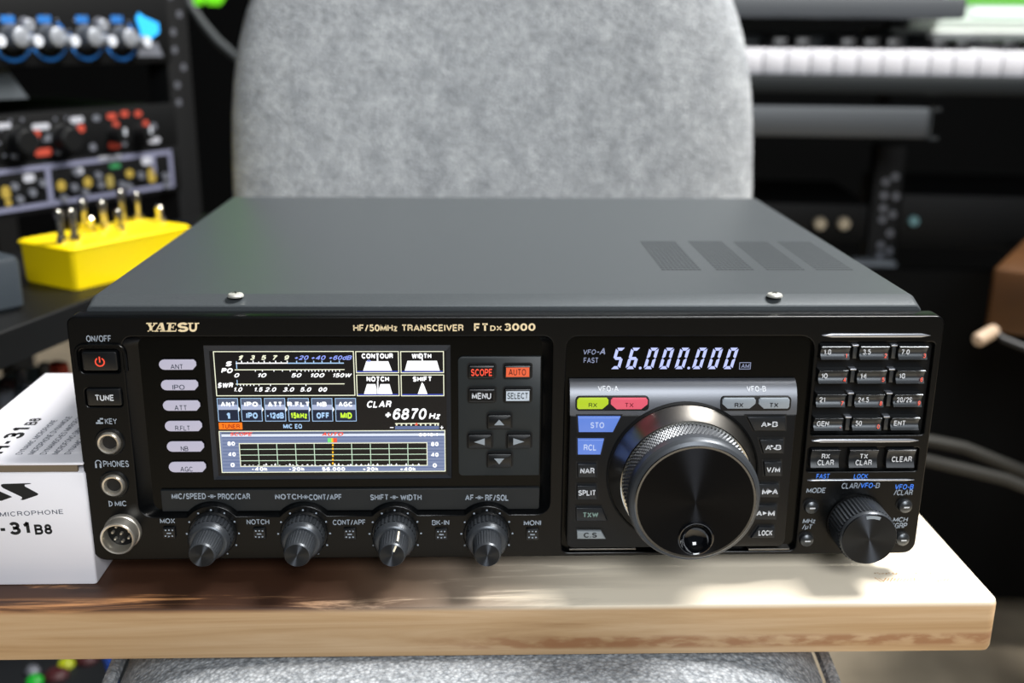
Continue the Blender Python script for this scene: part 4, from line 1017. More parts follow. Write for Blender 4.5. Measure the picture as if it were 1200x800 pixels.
# local frame for rack things: x along the face, y into the rack, z up
def RL(s, z, w): return (s, -w, z)
def rroot(name, label, cat, s, zz, group=None):
    return root(name, label, cat, RO+DS*s+Vector((0, 0, zz)), RZ, group, base=(s, 0, zz))
def rmb(): return MB(lambda u, v, w: (u, -w, v))
M_face = mat('rack_face', '060708', .6, 0, spec=.2); M_rackp = mat('rack_post', '050607', .7, 0, spec=.25)
M_dot = mat('hole_pale', '6c6f78', .5, .3)
M_wht = mat('white_mark', 'a4a6ae', .7); M_lav = mat('lavender_line', '6c6e84', .7)
M_ora = mat('orange_mark', 'a83a26', .7); M_yel = mat('yellow_mark', '9a8434', .6)
M_cyan = mat('cyan_logo', '2aa4f0', .5, emit=.5); M_bl2 = mat('blue_ring', '1d62a8', .5, emit=.15)
zlo = -.40
rack = rroot('equipment_rack', 'black steel equipment rack at the left, with rows of pale screw holes in its post', 'rack', 0, FLZ)
s0, s1 = .004, .026
for nm, a, b_, dep in (('post', .002, .030, 0), ('post', -.515, -.487, 0), ('post', .002, .030, .30), ('post', -.515, -.487, .30)):
    mb = rmb(); mb.T = I; mb.box(a, b_, .002+dep, .030+dep, FLZ, .62, M_rackp, .001)
    if dep == 0 and a > 0:
        for k in range(24):
            z = .52-k*.0159; r_ = .0034
            xx = a+.009 if k % 3 else a+.018
            mb.raw([(xx+r_*math.cos(2*PI*i/12), .0017, z+r_*math.sin(2*PI*i/12)) for i in range(12)], [tuple(range(12))], mat('hole_dim', '4b4d54', .6))
    mb.build(nm, rack)
for z in (.60, FLZ+.02):
    for y_ in (.004, .304):
        mb = rmb(); mb.T = I; mb.box(-.487, .002, y_, y_+.024, z-.015, z+.015, M_rackp, .001); mb.build('crossbar', rack)
def unit(zb, zt, label, deps=.26, g='audio units mounted in the rack', ang=0):
    u = rroot('rack_unit', label, 'audio unit', -.24, zb, g)
    mb = MB(I); mb.box(-.4855, .0010, -.004, .0, zb, zt, M_face, .0006)
    mb.box(-.470, -.014, 0, deps, zb+.001, zt-.001, M_face); mb.build('chassis', u)
    return u
def knob(parent, s, z, r, h, m, cap=None, line=None, name='knob'):
    mb = rmb(); mb.lathe((s, z), [(r*1.15, .004), (r, .006), (r*.92, .004+h*.9), (r*.8, .004+h)], m, 20, cap1=cap is None)
    if cap: mb.lathe((s, z), [(r*.8, .004+h), (r*.7, .0045+h), (.0001, .0046+h)], cap, 20)
    if line: mb.prism([(s-r*.14, z), (s+r*.14, z), (s+r*.14, z+r*.85), (s-r*.14, z+r*.85)], .004+h, .0055+h, line)
    return mb.build(name, parent)
M_silk = mat('knob_silver', '9da1a8', .42, .5); M_cap = mat('knob_white', 'c8ccd4', .4)
# top unit
zt = rk(190, -8)[1]; zb = rk(190, 73)[1]
u1 = unit(zb, zt, 'top rack unit, with silver knobs ringed in blue and a cyan logo')
for i, (px, py) in enumerate(((10, 43), (53, 43), (97, 43), (138, 44), (-34, 43))):
    s, z = rk(px, py); 
    mb = rmb(); ring2(mb, (s, z-.002), .0150, .0175, PI*.9, PI*2.3, .0043, M_bl2, 20)
    for k in range(9): a = PI*1.3-k*PI*1.6/8; mb.flat(circle((s+.0165*math.cos(a), z+.0165*math.sin(a)), .0012, 8), .0044, M_dot)
    q = rk(px-5, 22.5); mb.prism(pr((q[0]-.006, q[0]+.006, q[1]-.003, q[1]+.003)), .004, .0044, M_bl2)
    mb.build('dial_marking', u1)
    knob(u1, s, z, .0092, .013, mat('knob_steel', '5c6066', .45, .4), M_silk)
    s2, z2 = rk(px+15, py+5); knob(u1, s2, z2, .0056, .018, M_silk, M_cap, name='small_knob')
    if i in (0, 2): s3, z3 = rk(px+16, py-13); knob(u1, s3, z3, .0060, .006, M_dot, M_silk, name='small_knob')
mb = rmb(); pts = [rk(155, 22), rk(158, 15), rk(165, 20), rk(181, 27), rk(182, 38), rk(168, 49), rk(162, 48), rk(160, 36)]
mb.prism(pts, .004, .0052, M_cyan); mb.build('logo', u1)
mb = rmb(); mb.prism([rk(157, 66), rk(160, 53), rk(167, 50), rk(180, 50), rk(187, 66)], .004, .0050, M_dot); mb.build('badge', u1)
# second unit (red / white markings)
zt = rk(190, 121)[1]; zb = rk(190, 171)[1]
u2 = unit(zb, zt, 'middle rack unit, with red and white markings around black knobs')
for px, py, r in ((18, 165), (72, 162), (-40, 168)) and ((18, 165, .011), (70, 162, .011), (-40, 168, .011), (130, 157, .007), (160, 155, .007)):
    s, z = rk(px, py); knob(u2, s, z, r, .014, M_blk, line=M_cap if r < .01 else None)
mb = rmb()
def mk(px, py, w_, h_, m):
    s, z = rk(px, py); w_ *= .82; h_ *= .74; mb.prism(rrect((s-w_/2, s+w_/2, z-h_/2, z+h_/2), min(w_, h_)*.45, 3), .0038, .0046, m)
for a in ((0, 147, .016, .006, M_wht), (44, 148, .020, .007, M_wht), (86, 140, .016, .007, M_wht), (39, 156, .008, .009, M_ora), (91, 150, .009, .009, M_ora), (47, 178, .020, .008, M_ora), (127, 136, .012, .007, M_ora), (142, 133, .010, .007, M_ora), (158, 133, .009, .007, M_ora), (132, 147, .008, .011, M_ora), (130, 170, .015, .008, M_ora), (167, 145, .008, .009, M_ora), (177, 164, .016, .007, M_wht), (109, 138, .009, .007, M_dot), (176, 148, .008, .008, M_dot), (105, 172, .008, .008, M_dot), (13, 182, .008, .006, M_dot), (64, 177, .007, .007, M_dot), (53, 161, .008, .008, M_dot), (142, 168, .006, .006, M_dot)): mk(*a)
for c in ((18, 165), (70, 162)):
    for k in range(7):
        a = PI*1.2-k*PI*.2; s, z = rk(*c); mb.prism(circle((s+.0175*math.cos(a), z+.0175*math.sin(a)), .0014, 8), .0038, .0045, M_dot)
mb.build('printed_markings', u2)
# third unit (pale outline, yellow dots)
zt = zb-.0008; zb = rk(198, 224)[1]
u3 = unit(zb, zt, 'lowest rack unit, with pale lavender outlines and small yellow marks')
mb = rmb()
def bar(a, b_, t):
    p = rk(*a); q = rk(*b_); d = Vector((q[0]-p[0], q[1]-p[1])).normalized(); n = (-d.y*t/2, d.x*t/2)
    mb.prism([(p[0]+n[0], p[1]+n[1]), (p[0]-n[0], p[1]-n[1]), (q[0]-n[0], q[1]-n[1]), (q[0]+n[0], q[1]+n[1])], .0036, .0046, M_lav)
zt_ = rk(150, 183)[1]; zb_ = rk(150, 223.5)[1]; sa_ = rk(199, 200)[0]; sb_ = rk(54, 212)[0]
for (x0, x1, z0, z1) in ((-.47, sa_, zt_-.002, zt_+.002), (-.47, sa_, zb_-.002, zb_+.002), (sa_-.004, sa_, zb_, zt_), (sb_-.003, sb_+.002, zb_, zt_), (sa_-.024, sa_-.020, zb_+.012, zt_)): mb.prism(pr((x0, x1, z0, z1)), .0036, .0046, M_lav)
def mk3(px, py, w_, h_, m): mk(px, py, w_, h_, m)
for a in ((125, 185, .030, .006, M_wht), (68, 217, .010, .012, M_yel), (99, 213, .010, .012, M_yel), (148, 203, .010, .010, M_yel), (174, 205, .010, .018, M_yel), (125, 212, .009, .016, mat('olive_mark', '8a7c40', .5)), (3, 225, .010, .014, M_yel), (6, 237, .007, .007, M_yel), (30, 208, .013, .009, M_wht), (89, 200, .010, .008, M_wht), (168, 188, .014, .010, M_wht), (131, 194, .014, .005, mat('green_mark', '2f7d4a', .5))): mk(*a)
for px, py in ((18, 233), (33, 225), (45, 214), (82, 219), (84, 201), (95, 225), (110, 205), (113, 216), (138, 216), (160, 205), (146, 218), (189, 206), (190, 216), (70, 232), (12, 218)): s, z = rk(px, py); mb.prism(circle((s, z), .0032, 12), .0036, .0070, M_dot)
mb.build('printed_markings', u3)
mb = rmb(); s, z = rk(209, 190); s = -.015; z -= .004; mb.prism(rrect((s-.013, s+.013, z-.005, z+.005), .002, 3), .0020, .0035, M_dot, .0004); s, z = rk(210, 198); s = -.015; z -= .004; mb.prism(rrect((s-.010, s+.010, z-.004, z+.004), .002, 3), .0018, .0030, M_dot)
mb.build('name_plate', u3)

# things between the units: grey cloth-like cover in the gap at far left
mb = MB(I); g0 = rk(-6, 100)
gp = rroot('equipment_box', 'dull grey tapered box in the gap between the top rack units', 'box', g0[0], rk(100, 124)[1])
mb = rmb(); za = rk(20, 117)[1]; 
mb.prism([rk(-60, 121), (rk(43, 120)[0], za), rk(14, 76), rk(-60, 76)], -.12, -.01, mat('dull_grey', '43494e', .7)); mb.build('shell', gp)

# shelf carrying the effects boxes
ZSH = W(88, 343, 2, 0).z
pk = WZ(88, 343, .72); ZSH = pk.z
e1 = W(-60, 412, 2, ZSH); e2 = W(112, 347, 2, ZSH); dd = (e2-e1).normalized()
e2x = e2+dd*.05; e0 = e1-dd*.25
mb = MB(I); nn_ = Vector((-dd.y, dd.x, 0))
bk = [e0+nn_*.42, e2x+nn_*.16]
poly = [e0, e2x, Vector((-.205, e2x.y+.26, ZSH)), Vector((-.30, .62, ZSH)), e0+nn_*.30]
def clip(pl, o_, n_, d_):
    out = []
    for i in range(len(pl)):
        a, b_ = pl[i-1], pl[i]; da = (a-o_).dot(n_)-d_; db = (b_-o_).dot(n_)-d_
        if (da > 0) != (db > 0): out.append(a+(b_-a)*(da/(da-db)))
        if db > 0: out.append(b_)
    return out
poly = [Vector((p.x, p.y, 0)) for p in poly]; poly = clip(poly, RO, DN, .016)
poly = [(p.x, p.y) for p in poly]
M_shelf = mat('shelf_black', '08090a', .5, spec=.3)
mb.rings([[(x, y, ZSH-.022) for x, y in ccw(poly)], [(x, y, ZSH-.001) for x, y in ccw(poly)], [(x, y, ZSH) for x, y in inset(ccw(poly), .001)]], M_shelf)
o = root('side_table', 'black table at the left, carrying the yellow effects box', 'table', (-.4, .45, FLZ), base=(-.4, .45, FLZ))
mb.build('tabletop', o)
ca_ = W(-10, 437, 2, -.05); cb_ = W(84, 403, 2, -.05); dq = (cb_-ca_).normalized()
lp_ = clip([Vector((x, y, 0)) for x, y in poly], Vector((ca_.x, ca_.y, 0)), Vector((-dq.y, dq.x, 0)).normalized(), .065)
tcx = sum(p.x for p in lp_)/len(lp_); tcy = sum(p.y for p in lp_)/len(lp_)
for x, y in [(p.x+(tcx-p.x)*.15, p.y+(tcy-p.y)*.15) for p in lp_]:
    mb = MB(I); mb.box(x-.015, x+.015, y-.015, y+.015, FLZ, ZSH-.0215, M_blkm, .002); mb.build('table_leg', o)

# yellow effects box (aligned with the rack)
YC = Vector((pk.x, pk.y, 0))
def yl(px, py, z):                              # pixel at height z -> local (along DS, along -DN)
    p = W(px, py, 2, z); d = p-YC; return (d.dot(DS), -d.dot(DN))
v_ = vray(83, 291.5); t_ = (YC-CAM).to_2d().dot(Vector((v_.x, v_.y)).normalized())/Vector((v_.x, v_.y)).length; ZYT = (CAM+v_*t_).z
Lx = yl(217, 262, ZYT)[0]; Ly = yl(-4, 284, ZYT)[1]

yr = root('effects_box', 'bright yellow effects box with metal toggle switches, on the black table at left', 'effects box', (YC.x, YC.y, ZSH), RZ, base=(0, 0, ZSH))
M_yb = mat('yellow_paint', 'f6d800', .4)
mb = MB(I); R = []
for z, d in ((ZSH+.0003, .003), (ZSH+.003, .0022), (ZYT-.004, .0015), (ZYT-.0015, .0002), (ZYT, .0022)): R.append([(x, y, z) for x, y in rrect((d, Lx-d, d, Ly-d), .004, 4)])
mb.rings(R, M_yb); yb_ = mb.build('enclosure', yr)
M_tog = mat('toggle_metal', 'd9d2c4', .18, 1)
for i, (px, py, h) in enumerate(((66, 287, .024), (88, 284, .024), (107, 273, .012), (123, 269, .022), (141, 273, .018), (145, 262, .026), (163, 258, .022), (188, 262, .014), (99, 268, .022))):
    a = yl(px, py, ZYT); x = max(.008, min(Lx-.008, a[0])); y = max(.008, min(Ly-.008, a[1]))
    t = root('toggle', '', '', (0, 0, 0)); bpy.data.objects.remove(t)
    mb = MB(I); mb.tube([(x, y, ZYT), (x, y, ZYT+.005)], .0042, M_tog, 6); mb.tube([(x, y, ZYT+.004), (x, y, ZYT+h*.55), (x, y, ZYT+h*.9), (x, y, ZYT+h)], [.0026, .0026, .0034, .0026], M_tog, 12)
    mb.build('toggle_switch' if i not in (2, 7) else 'screw_knob', yr)
# dark grey box on the same table
kc = W(33, 362, 2, ZSH); v_ = vray(30, 299); 
t_ = ((kc-CAM).to_2d().length)/Vector((v_.x, v_.y)).length; ZK = (CAM+v_*t_).z
gr_ = root('effects_box', 'dark grey box at the left edge, in front of the yellow box', 'effects box', (kc.x, kc.y, ZSH), RZ-.12, base=(0, 0, ZSH))
mb = MB(I); M_kb = mat('grey_box_paint', '2c3339', .5)
mb.rings([[(x, y, z) for x, y in rrect((-.115+d, -d, .001+d, .075-d), .005, 4)] for z, d in ((ZSH+.0003, .002), (ZSH+.003, 0), (ZK-.004, 0), (ZK-.001, .001), (ZK, .003))], M_kb); mb.build('enclosure', gr_)
for k in range(2):
    mb = MB(I); x = -.03-k*.04; mb.tube([(x, .03, ZK), (x, .03, ZK+.010)], .008, M_blk, 16); mb.build('knob', gr_)

# blue-grey console beneath
ZC = -.05
c1 = W(-10, 437, 2, ZC); c2_ = W(84, 403, 2, ZC)
cn = root('mixing_console', 'blue-grey mixing console behind the white microphone box', 'mixer', (-.5, .45, FLZ), base=(-.5, .45, FLZ))
M_con = mat('console_blue', 'a3c3d4', .45)
dc_ = (c2_-c1).normalized(); nb = Vector((-dc_.y, dc_.x, 0))
pb = [c1-dc_*.25, c2_+dc_*.0]; pf_ = [p+Vector((.06, -.20, 0)) for p in pb]; pb = [p+nb*.07+dc_*.03 for p in pb]
q4 = [pf_[0], pf_[1], pb[1], pb[0]]
mb = MB(I)
qc = clip([Vector((p.x, p.y, 0)) for p in q4], RO, DN, .02)
mb.rings([[(p.x, p.y, ZC-.05) for p in qc], [(p.x, p.y, ZC-.002) for p in qc], [(p.x, p.y, ZC) for p in qc]], M_con); mb.build('console_body', cn)
for px, py, m, r in ((45, 461, M_wht, .006), (24, 438, M_wht, .0045), (66, 429, M_ora, .006), (52, 430, M_dot, .005), (5, 462, M_wht, .008), (72, 430, M_ora, .006), (8, 450, mat('brown_cap', '6b4a48', .5), .006), (30, 452, M_dot, .004)):
    p = W(px, py, 2, ZC+.008); mb = MB(I); mb.rings([[(p.x+q*math.cos(2*PI*i/16), p.y+q*math.sin(2*PI*i/16), ZC+z) for i in range(16)] for q, z in ((r*1.1, -.0005), (r, .004), (r*.9, .011), (r*.6, .012))], m); mb.build('knob', cn)
for f in (.08, .5):
    for g in (.08, .5):
        p = q4[0].lerp(q4[1], f).lerp(q4[3].lerp(q4[2], f), g); mb = MB(I); mb.box(p.x-.012, p.x+.012, p.y-.012, p.y+.012, FLZ, ZC-.048, M_blkm, .002); mb.build('stand_leg', cn)

# floor-level unit with coloured lamps, blue cable
a0_ = W(70, 790, 2, -.30)
lo = root('floor_amplifier', 'dark audio unit with green and yellow lamps, standing low under the board at left', 'audio unit', (a0_.x, a0_.y, FLZ), -.5, base=(0, 0, FLZ))
mb = MB(I); mb.box(-.26, .16, -.10, .16, FLZ, -.305, mat('dark_unit', '15171b', .5), .004); mb.build('chassis', lo)
Rl = Matrix.Rotation(.5, 3, 'Z')
for px, py, m, r in ((78, 777, mat('lamp_yellow', 'b4be1c', .4, emit=.7), .0065), (41, 797, mat('lamp_green', '1cb030', .4, emit=.7), .0065), (102, 771, mat('red_tab', '3a0c12', .6), .010), (66, 790, mat('red_tab', '3a0c12', .6), .010), (38, 786, M_dot, .006), (74, 765, M_dot, .006)):
    p = W(px, py, 2, -.303)-Vector((a0_.x, a0_.y, 0)); p = Rl @ p
    mb = MB(I); mb.rings([[(p.x+q*math.cos(2*PI*i/16), p.y+q*math.sin(2*PI*i/16), -.305+z) for i in range(16)] for q, z in ((r, -.001), (r, .003), (r*.6, .006))], m); mb.build('status_lamp' if 'lamp' in m.name else 'knob', lo)
mb = MB(I); pts = []
cps = [WZ(108, 752, .80), WZ(122, 764, .80), WZ(129, 780, .80), WZ(133, 800, .80), WZ(134, 840, .82)]
p_end = cps[-1].copy(); p_end.z = FLZ+.004
cps = [cps[0]+Vector((-.02, .04, .03))]+cps+[p_end+Vector((.0, .05, .10)), p_end+Vector((.02, .1, .0))]
for i in range(len(cps)-1):
    p0, p1, p2, p3 = cps[max(i-1, 0)], cps[i], cps[i+1], cps[min(i+2, len(cps)-1)]
    for j in range(5):
        t = j/5; pts.append((p1*2+(p2-p0)*t+(p0*2-p1*5+p2*4-p3)*t*t+(p1*3-p0-p2*3+p3)*t**3)/2)
mb.tube(pts, .0032, mat('cable_blue', '1f4fb8', .45), 10); tag(mb.build('cable'), 'blue cable hanging under the board at lower left', 'cable')

# green lamp and hanging cable, top left
gl = WZ(238, -60, 1.35)
lp = root('green_lamp', 'bright green glowing lamp at the top edge, beside the rack post', 'lamp', (gl.x, gl.y, gl.z), base=gl)
M_gl = mat('green_glow', '63c81c', .4, emit=1.5)
for px, r in ((228, .017), (251, .015)):
    a = WZ(px, 2, 1.35); mb = MB(I); mb.tube([a+Vector((0, 0, -.004)), a+Vector((0, 0, .006)), a+Vector((0, 0, .05)), a+Vector((0, 0, .26)), a+Vector((0, 0, .27))], [r*.5, r, r, r, r*.4], M_gl, 20); mb.build('glow_tube', lp)
mb = MB(I); a = WZ(240, 2, 1.35)+Vector((0, .03, .28)); mb.tube([a+Vector((0, 0, -.03)), a+Vector((0, 0, .02)), Vector((a.x, a.y, 1.95))], [.03, .012, .006], M_blkm, 12); mb.build('hanger', lp)
mb = MB(I); mb.tube([WZ(214, -60, 1.2), WZ(222, 5, 1.2), WZ(238, 28, 1.2), WZ(255, 48, 1.2), WZ(278, 68, 1.2), WZ(320, 120, 1.2), WZ(330, 260, 1.2)], .005, mat('cable_grey', '2f3436', .6), 10)
tag(mb.build('cable'), 'dark grey cable slanting between the rack and the chair back', 'cable')

# ================================================================== RIGHT: KEYBOARD DESK
KA = WZ(1000, 84, 1.07)
KB_ = WZ(1200, 92.5, 1.0)
# direction of the key fronts: lies level; solve so that (878,82) and (1200,92) share a height
zk = WZ(1000, 86.5, 1.07).z
pa = W(880, 82.5, 2, zk); pb2 = W(1198, 92.5, 2, zk)
kd = (pb2-pa); ang = math.atan2(kd.y, kd.x)
if not (-.6 < ang < .6): ang = -.12
kd = Vector((math.cos(ang), math.sin(ang), 0)); kn = Vector((math.sin(ang), -math.cos(ang), 0))
KO = WZ(1000, 86.5, 1.07)
def kk(px, py, off=0.0):
    v = vray(px, py); o_ = KO+kn*off; t = (o_-CAM).dot(kn)/v.dot(kn); p = CAM+v*t; return ((p-KO).dot(kd), p.z)
kb = root('electronic_keyboard', 'long black electronic keyboard with a row of white keys, right of the chair', 'keyboard', (KO.x, KO.y, KO.z-.03), ang, base=(0, 0, KO.z-.03))
M_ivory = mat('key_white', 'c6c6cc', .45); M_kbk = mat('key_black', '0b0b0c', .35); M_kbody = mat('keyboard_body', '14181a', .6, spec=.2)
z0 = KO.z; kh = kk(1000, 59)[1]-z0
zl = kk(1000, 110)[1]
mb = MB(I); mb.box(-.62, .50, -.012, .30, zl, z0-.0012, M_kbody, .003); mb.box(-.62, .50, .150, .30, z0-.002, z0+kh+.015, mat('keyboard_top', '3c4043', .6), .003)
mb.build('keyboard_body', kb)
s_edge = kk(894, 70)[0]; wk = .0236
for i in range(-17, 18):
    s = s_edge+i*wk
    if s+wk > .47 or s < -.60: continue
    mb = MB(I); mb.box(s+.0006, s+wk-.0006, -.002, .148, z0-.001, z0+kh, M_ivory, .0008); mb.build('white_key', kb)
    if (i % 7) not in (2, 6):
        mb = MB(I); x = s+wk; mb.box(x-.0075, x+.0075, .048, .148, z0+kh-.002, z0+kh+.011, M_kbk, .001); mb.build('black_key', kb)
# pale unit standing on the keyboard at the right, sheet above
p0_ = kk(1046, 42, -.17); p1_ = kk(1100, 25, -.17)
ub = root('sound_module', 'pale grey flat unit lying on top of the keyboard at its right end', 'audio unit', KO+kd*.12+Vector((0, 0, kh)), ang, base=(.12, 0, z0+kh))
mb = MB(I); M_pale = mat('pale_grey_paint', 'c5cac4', .5)
zz0 = z0+kh+.0154; zz1 = kk(1120, 41, -.16)[1]
mb.box(kk(1042, 45, -.16)[0], .46, .152, .30, zz0, max(zz1, zz0+.006), M_pale, .002); zz2 = kk(1120, 24, -.17)[1]
mb.box(kk(1097, 30, -.18)[0], .45, .18, .30, max(zz1, zz0+.006)-.001, zz2, mat('pale_grey_dim', '8f9690', .55), .002); mb.build('casing', ub)
gs = root('picture_card', 'white card with a green upper part, standing at the top right corner', 'card', KO+kd*.25+Vector((0, .2, zz2-z0)), ang, base=(.25, .2, zz2))
mb = MB(I); xa = kk(1134, 10, -.22)[0]
mb.box(xa, xa+.16, .235, .239, zz2, zz2+.10, mat('card_pale', 'b9c8bc', .6)); mb.box(xa+.004, xa+.155, .2335, .2352, kk(1150, 5, -.22)[1], zz2+.097, mat('card_green', '4f9a2a', .6)); mb.box(xa+.035, xa+.16, .2335, .2352, zz2+.006, zz2+.016, mat('card_tint', 'd8dfe2', .6)); mb.build('card', gs)  # upper part of the card coloured green, pale band near its foot
# dark slab above
sb = root('monitor_shelf', 'dark grey shelf board overhanging the white keys at the top edge', 'shelf', KO+kd*(-.1)+Vector((0, .0, -KO.z)), ang, base=(-.1, 0, 0))
m1 = kk(1132, 20, -.06)[0]; zs = kk(1000, 21.5, -.06)[1]
mb = MB(I); mb.box(-.62, m1, .06, .32, zs, zs+.022, mat('slab_grey', '34383c', .6), .003); mb.build('shelf_board', sb)
for x in (-.60, m1-.02):
    mb = MB(I); mb.box(x, x+.015, .304, .319, z0-.05, zs+.001, M_blkm); mb.build('upright', sb)
# grey rail beneath
zr0 = kk(1000, 161, .02)[1]; zr1 = kk(1000, 126, .02)[1]; xr_ = kk(1103, 145, .02)[0]
rl = root('keyboard_stand', 'black keyboard stand with a grey steel crossrail, right of the chair', 'stand', KO+Vector((0, .1, FLZ-KO.z)), ang, base=(0, .1, FLZ))
mb = MB(I); M_rail = mat('rail_grey', '3a3e42', .5, .2); mb.box(-.6, xr_, -.02, .02, zr0, zr1, M_rail, .002); mb.build('crossrail', rl)
mb = MB(I); t = .0022
mb.box(xr_, xr_+t, -.021, .021, zr0-.001, zr1+.001, M_bright); mb.box(xr_, xr_+.010, -.021, .021, zr1-t, zr1+.001, M_bright); mb.box(xr_, xr_+.010, -.021, .021, zr0-.001, zr0+t, M_bright); mb.build('end_bracket', rl)
for x in (-.58, .47):
    mb = MB(I); mb.box(x-.02, x+.02, .0, .28, zl-.03, zl-.0005, M_blkm, .002); mb.box(x-.02, x+.02, .26, .29, FLZ, zl-.02, M_blkm, .002); mb.build('stand_leg', rl)
mb = MB(I); mb.box(-.56, .449, .070, .085, -.445, -.035, mat('desk_shade_black', '050607', .8, spec=.1)); mb.build('front_panel', rl)  # black sheet added in place of the desk's shade over the floor
mb = MB(I); mb.box(-.585, -.56, -.015, .27, zr0, zr1, M_blkm); mb.build('side_arm', rl)

# dark rack on the right with pale screw dots
rr_ = root('equipment_rack', 'dark rack behind the radio at right, with a dotted post and two pale knobs', 'rack', WZ(1036, 260, 1.25)*1.0, ang, base=WZ(1036, 260, 1.25))
b0 = WZ(1036, 260, 1.22); rr_.location = (b0.x, b0.y, FLZ); rr_['_o'] = (0, 0, FLZ)
def rq(px, py):
    v = vray(px, py); t = (b0-CAM).dot(kn)/v.dot(kn); p = CAM+v*t; return ((p-b0).dot(kd), p.z)
ztp = rq(1036, 170)[1]
mb = MB(I); mb.box(-.016, .016, 0, .03, FLZ, ztp, M_rackp, .001)
for px, py in ((1038, 213), (1036, 229), (1035, 244), (1034, 257), (1050, 230), (1043, 273), (1049, 207), (1032, 287), (1031, 299), (1042, 294), (1046, 251)):
    s, z = rq(px, py); 
    if abs(s) > .02: s = math.copysign(.012, s)
    mb.raw([(s+.0040*math.cos(2*PI*i/12), -.0004, z+.0040*math.sin(2*PI*i/12)) for i in range(12)], [tuple(range(12))], M_dot)
mb.build('post', rr_)
mb = MB(I); s_, z_ = rq(975, 262); mb.box(-.40, -.018, .004, .20, z_-.022, z_+.022, M_face, .001); mb.build('rack_panel', rr_)
for px in (961, 989):
    s, z = rq(px, 262); mb = MB(lambda u, v, w: (u, .004-w, v)); mb.lathe((s, z), [(.0075, -.001), (.007, .006), (.006, .008)], mat('knob_beige', 'b8ad98', .4, .3), 20); mb.build('knob', rr_)
mb = MB(I); s, z = rq(1025, 312); mb.box(s-.03, s+.02, -.02, .003, z-.012, z+.010, mat('pale_plug', '6f757c', .6), .003); mb.build('pale_connector', rr_)
for px in (1071,):
    s, z = rq(px, 259); mb = MB(I); mb.box(.018, .30, .004, .20, z-.03, z+.03, M_face, .001); mb.build('rack_panel', rr_)
    mb = MB(lambda u, v, w: (u, .004-w, v)); mb.lathe((s, z), [(.006, -.001), (.0055, .004), (.005, .006)], mat('lamp_pale', '6f9aa0', .4), 16); mb.build('knob', rr_)

# orange-brown wooden cabinet at the right edge
oc = WZ(1153, 388, .98)
ob = root('wooden_cabinet', 'orange-brown wooden cabinet cut off by the right edge', 'cabinet', (oc.x, oc.y, FLZ), -.62, base=(0, 0, FLZ))
v_ = vray(1153, 313); t_ = ((oc-CAM).to_2d().length)/Vector((v_.x, v_.y)).length; zo = (CAM+v_*t_).z
M_ow = mat('orange_wood', '44280a', .45, mott=(30, .2))
mb = MB(I); mb.box(0, .30, 0, .24, oc.z, zo, M_ow, .004); mb.build('cabinet_body', ob)
for x in (.17, .27):
    for y in (.03, .21):
        mb = MB(I); mb.box(x-.015, x+.015, y-.015, y+.015, FLZ, oc.z+.001, M_blk, .002); mb.build('cabinet_leg', ob)
mb = MB(I); mb.rings([[(.06+q*math.cos(2*PI*i/16), .05+q*math.sin(2*PI*i/16), zo+z) for i in range(16)] for q, z in ((.013, -.001), (.012, .008), (.008, .010))], mat('knob_teal', '5d8488', .4)); mb.build('knob', ob)
pq = WZ(1155, 395, .90); a, b_ = WZ(1145, 399, .90), WZ(1164, 388, .92)
mb = MB(I); mb.tube([a, a.lerp(b_, .1), b_], [.004, .006, .006], mat('tan_plug', 'a58f78', .6), 12); mb.tube([b_, b_+Vector((.004, -.01, -.004)), b_+Vector((.05, -.03, -.02)), b_+Vector((.20, -.10, -.06)), Vector((b_.x+.24, b_.y-.11, FLZ+.004))], .003, M_blk, 8)
tag(mb.build('cable_plug'), 'pale tan cable plug below the orange-brown cabinet', 'plug')

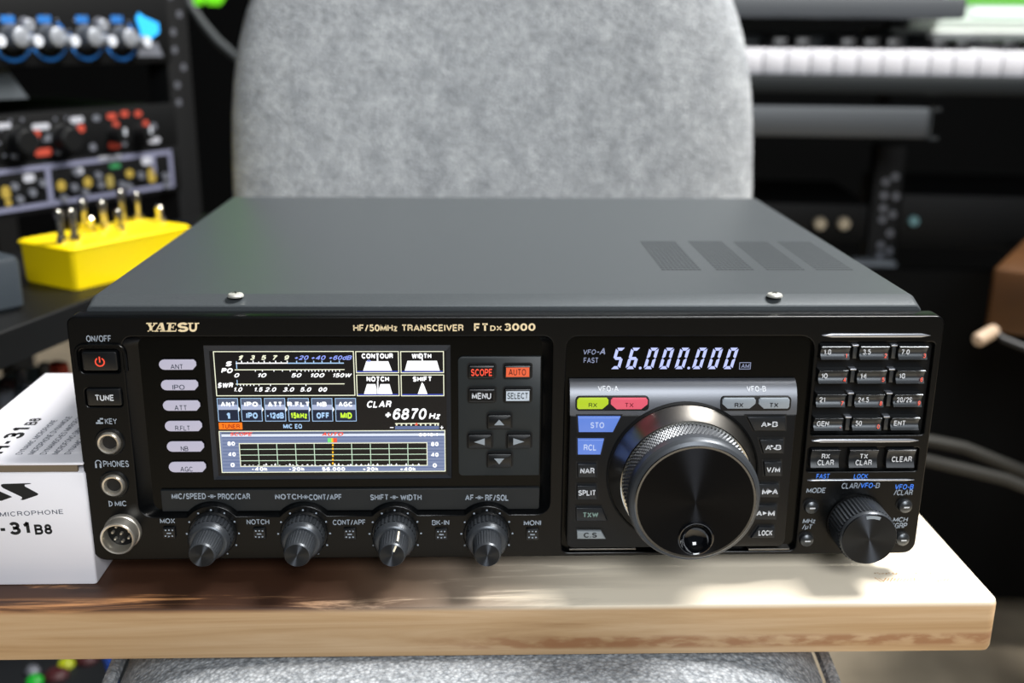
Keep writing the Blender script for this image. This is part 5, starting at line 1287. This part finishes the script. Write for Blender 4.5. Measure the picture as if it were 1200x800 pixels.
# cables lying on the floor at right
mfc = mat('cable_olive', '15140d', .7)
for lab, pts in (('upper of the two dim cables sagging across the right background', ((985, 514), (1045, 512), (1090, 516), (1130, 524), (1170, 540), (1210, 556), (1290, 600))), ('lower of the two dim cables sagging across the right background', ((985, 526), (1045, 530), (1090, 540), (1140, 552), (1180, 562), (1220, 578), (1290, 620)))):
    mb = MB(I); q = [WZ(x, y, .99 if lab[0] == 'u' else .955) for x, y in pts]; k_ = .03 if lab[0] == 'u' else -.03; q = [WZ(930, 545+k_*-900, 1.19)]+q+[Vector((q[-1].x+.05+k_, q[-1].y, FLZ+.006))]
    mb.tube(q, .0052, mfc, 8); tag(mb.build('cable'), lab, 'cable')

# ================================================================== LIGHT
def area(name, loc, target, size, power, col=(1, 1, 1), sy=None):
    l = bpy.data.lights.new(name, 'AREA'); l.energy = power; l.color = col; l.size = size
    if sy: l.shape = 'RECTANGLE'; l.size_y = sy
    o = bpy.data.objects.new(name, l); COL.objects.link(o); o.location = loc
    o.rotation_euler = (Vector(target)-Vector(loc)).to_track_quat('-Z', 'Y').to_euler(); return o
area('ceiling_light', (.85, .22, 1.55), (.1, .05, 0), .55, 80, (1, .975, .94))
area('front_fill_light', (.30, -1.5, 1.0), (.1, .3, .05), .6, 29, (.94, .97, 1))  # fill from an unseen source in front, for the sides facing the camera
area('keyboard_fill_light', (.5, .75, 1.85), (.3, .9, 0), .5, 8, (.9, .95, 1))  # extra lamp added above the keyboard to brighten its white keys
w = bpy.data.worlds.new('w'); bpy.context.scene.world = w; w.use_nodes = True
w.node_tree.nodes['Background'].inputs[0].default_value = (.75, .85, 1, 1); w.node_tree.nodes['Background'].inputs[1].default_value = .05

# ================================================================== CAMERA
cam = bpy.data.cameras.new('camera'); co = bpy.data.objects.new('camera', cam); COL.objects.link(co)
co.matrix_world = Matrix(((RT.x, UP.x, -FWD.x, CX), (RT.y, UP.y, -FWD.y, CY), (RT.z, UP.z, -FWD.z, CZ), (0, 0, 0, 1)))
cam.sensor_width = 36; cam.lens = 36*F/1200; cam.clip_start = .01; cam.clip_end = 20
cam.dof.use_dof = True; cam.dof.focus_distance = (Vector((0, -.006, .05))-CAM).dot(FWD); cam.dof.aperture_fstop = cam.lens/6.2
S = bpy.context.scene; S.camera = co
S.view_settings.view_transform = 'Standard'; S.view_settings.look = 'None'; S.view_settings.gamma = 1; S.view_settings.exposure = 0; S.view_settings.use_curve_mapping = False
for o in COL.objects:
    if '_o' in o: del o['_o']
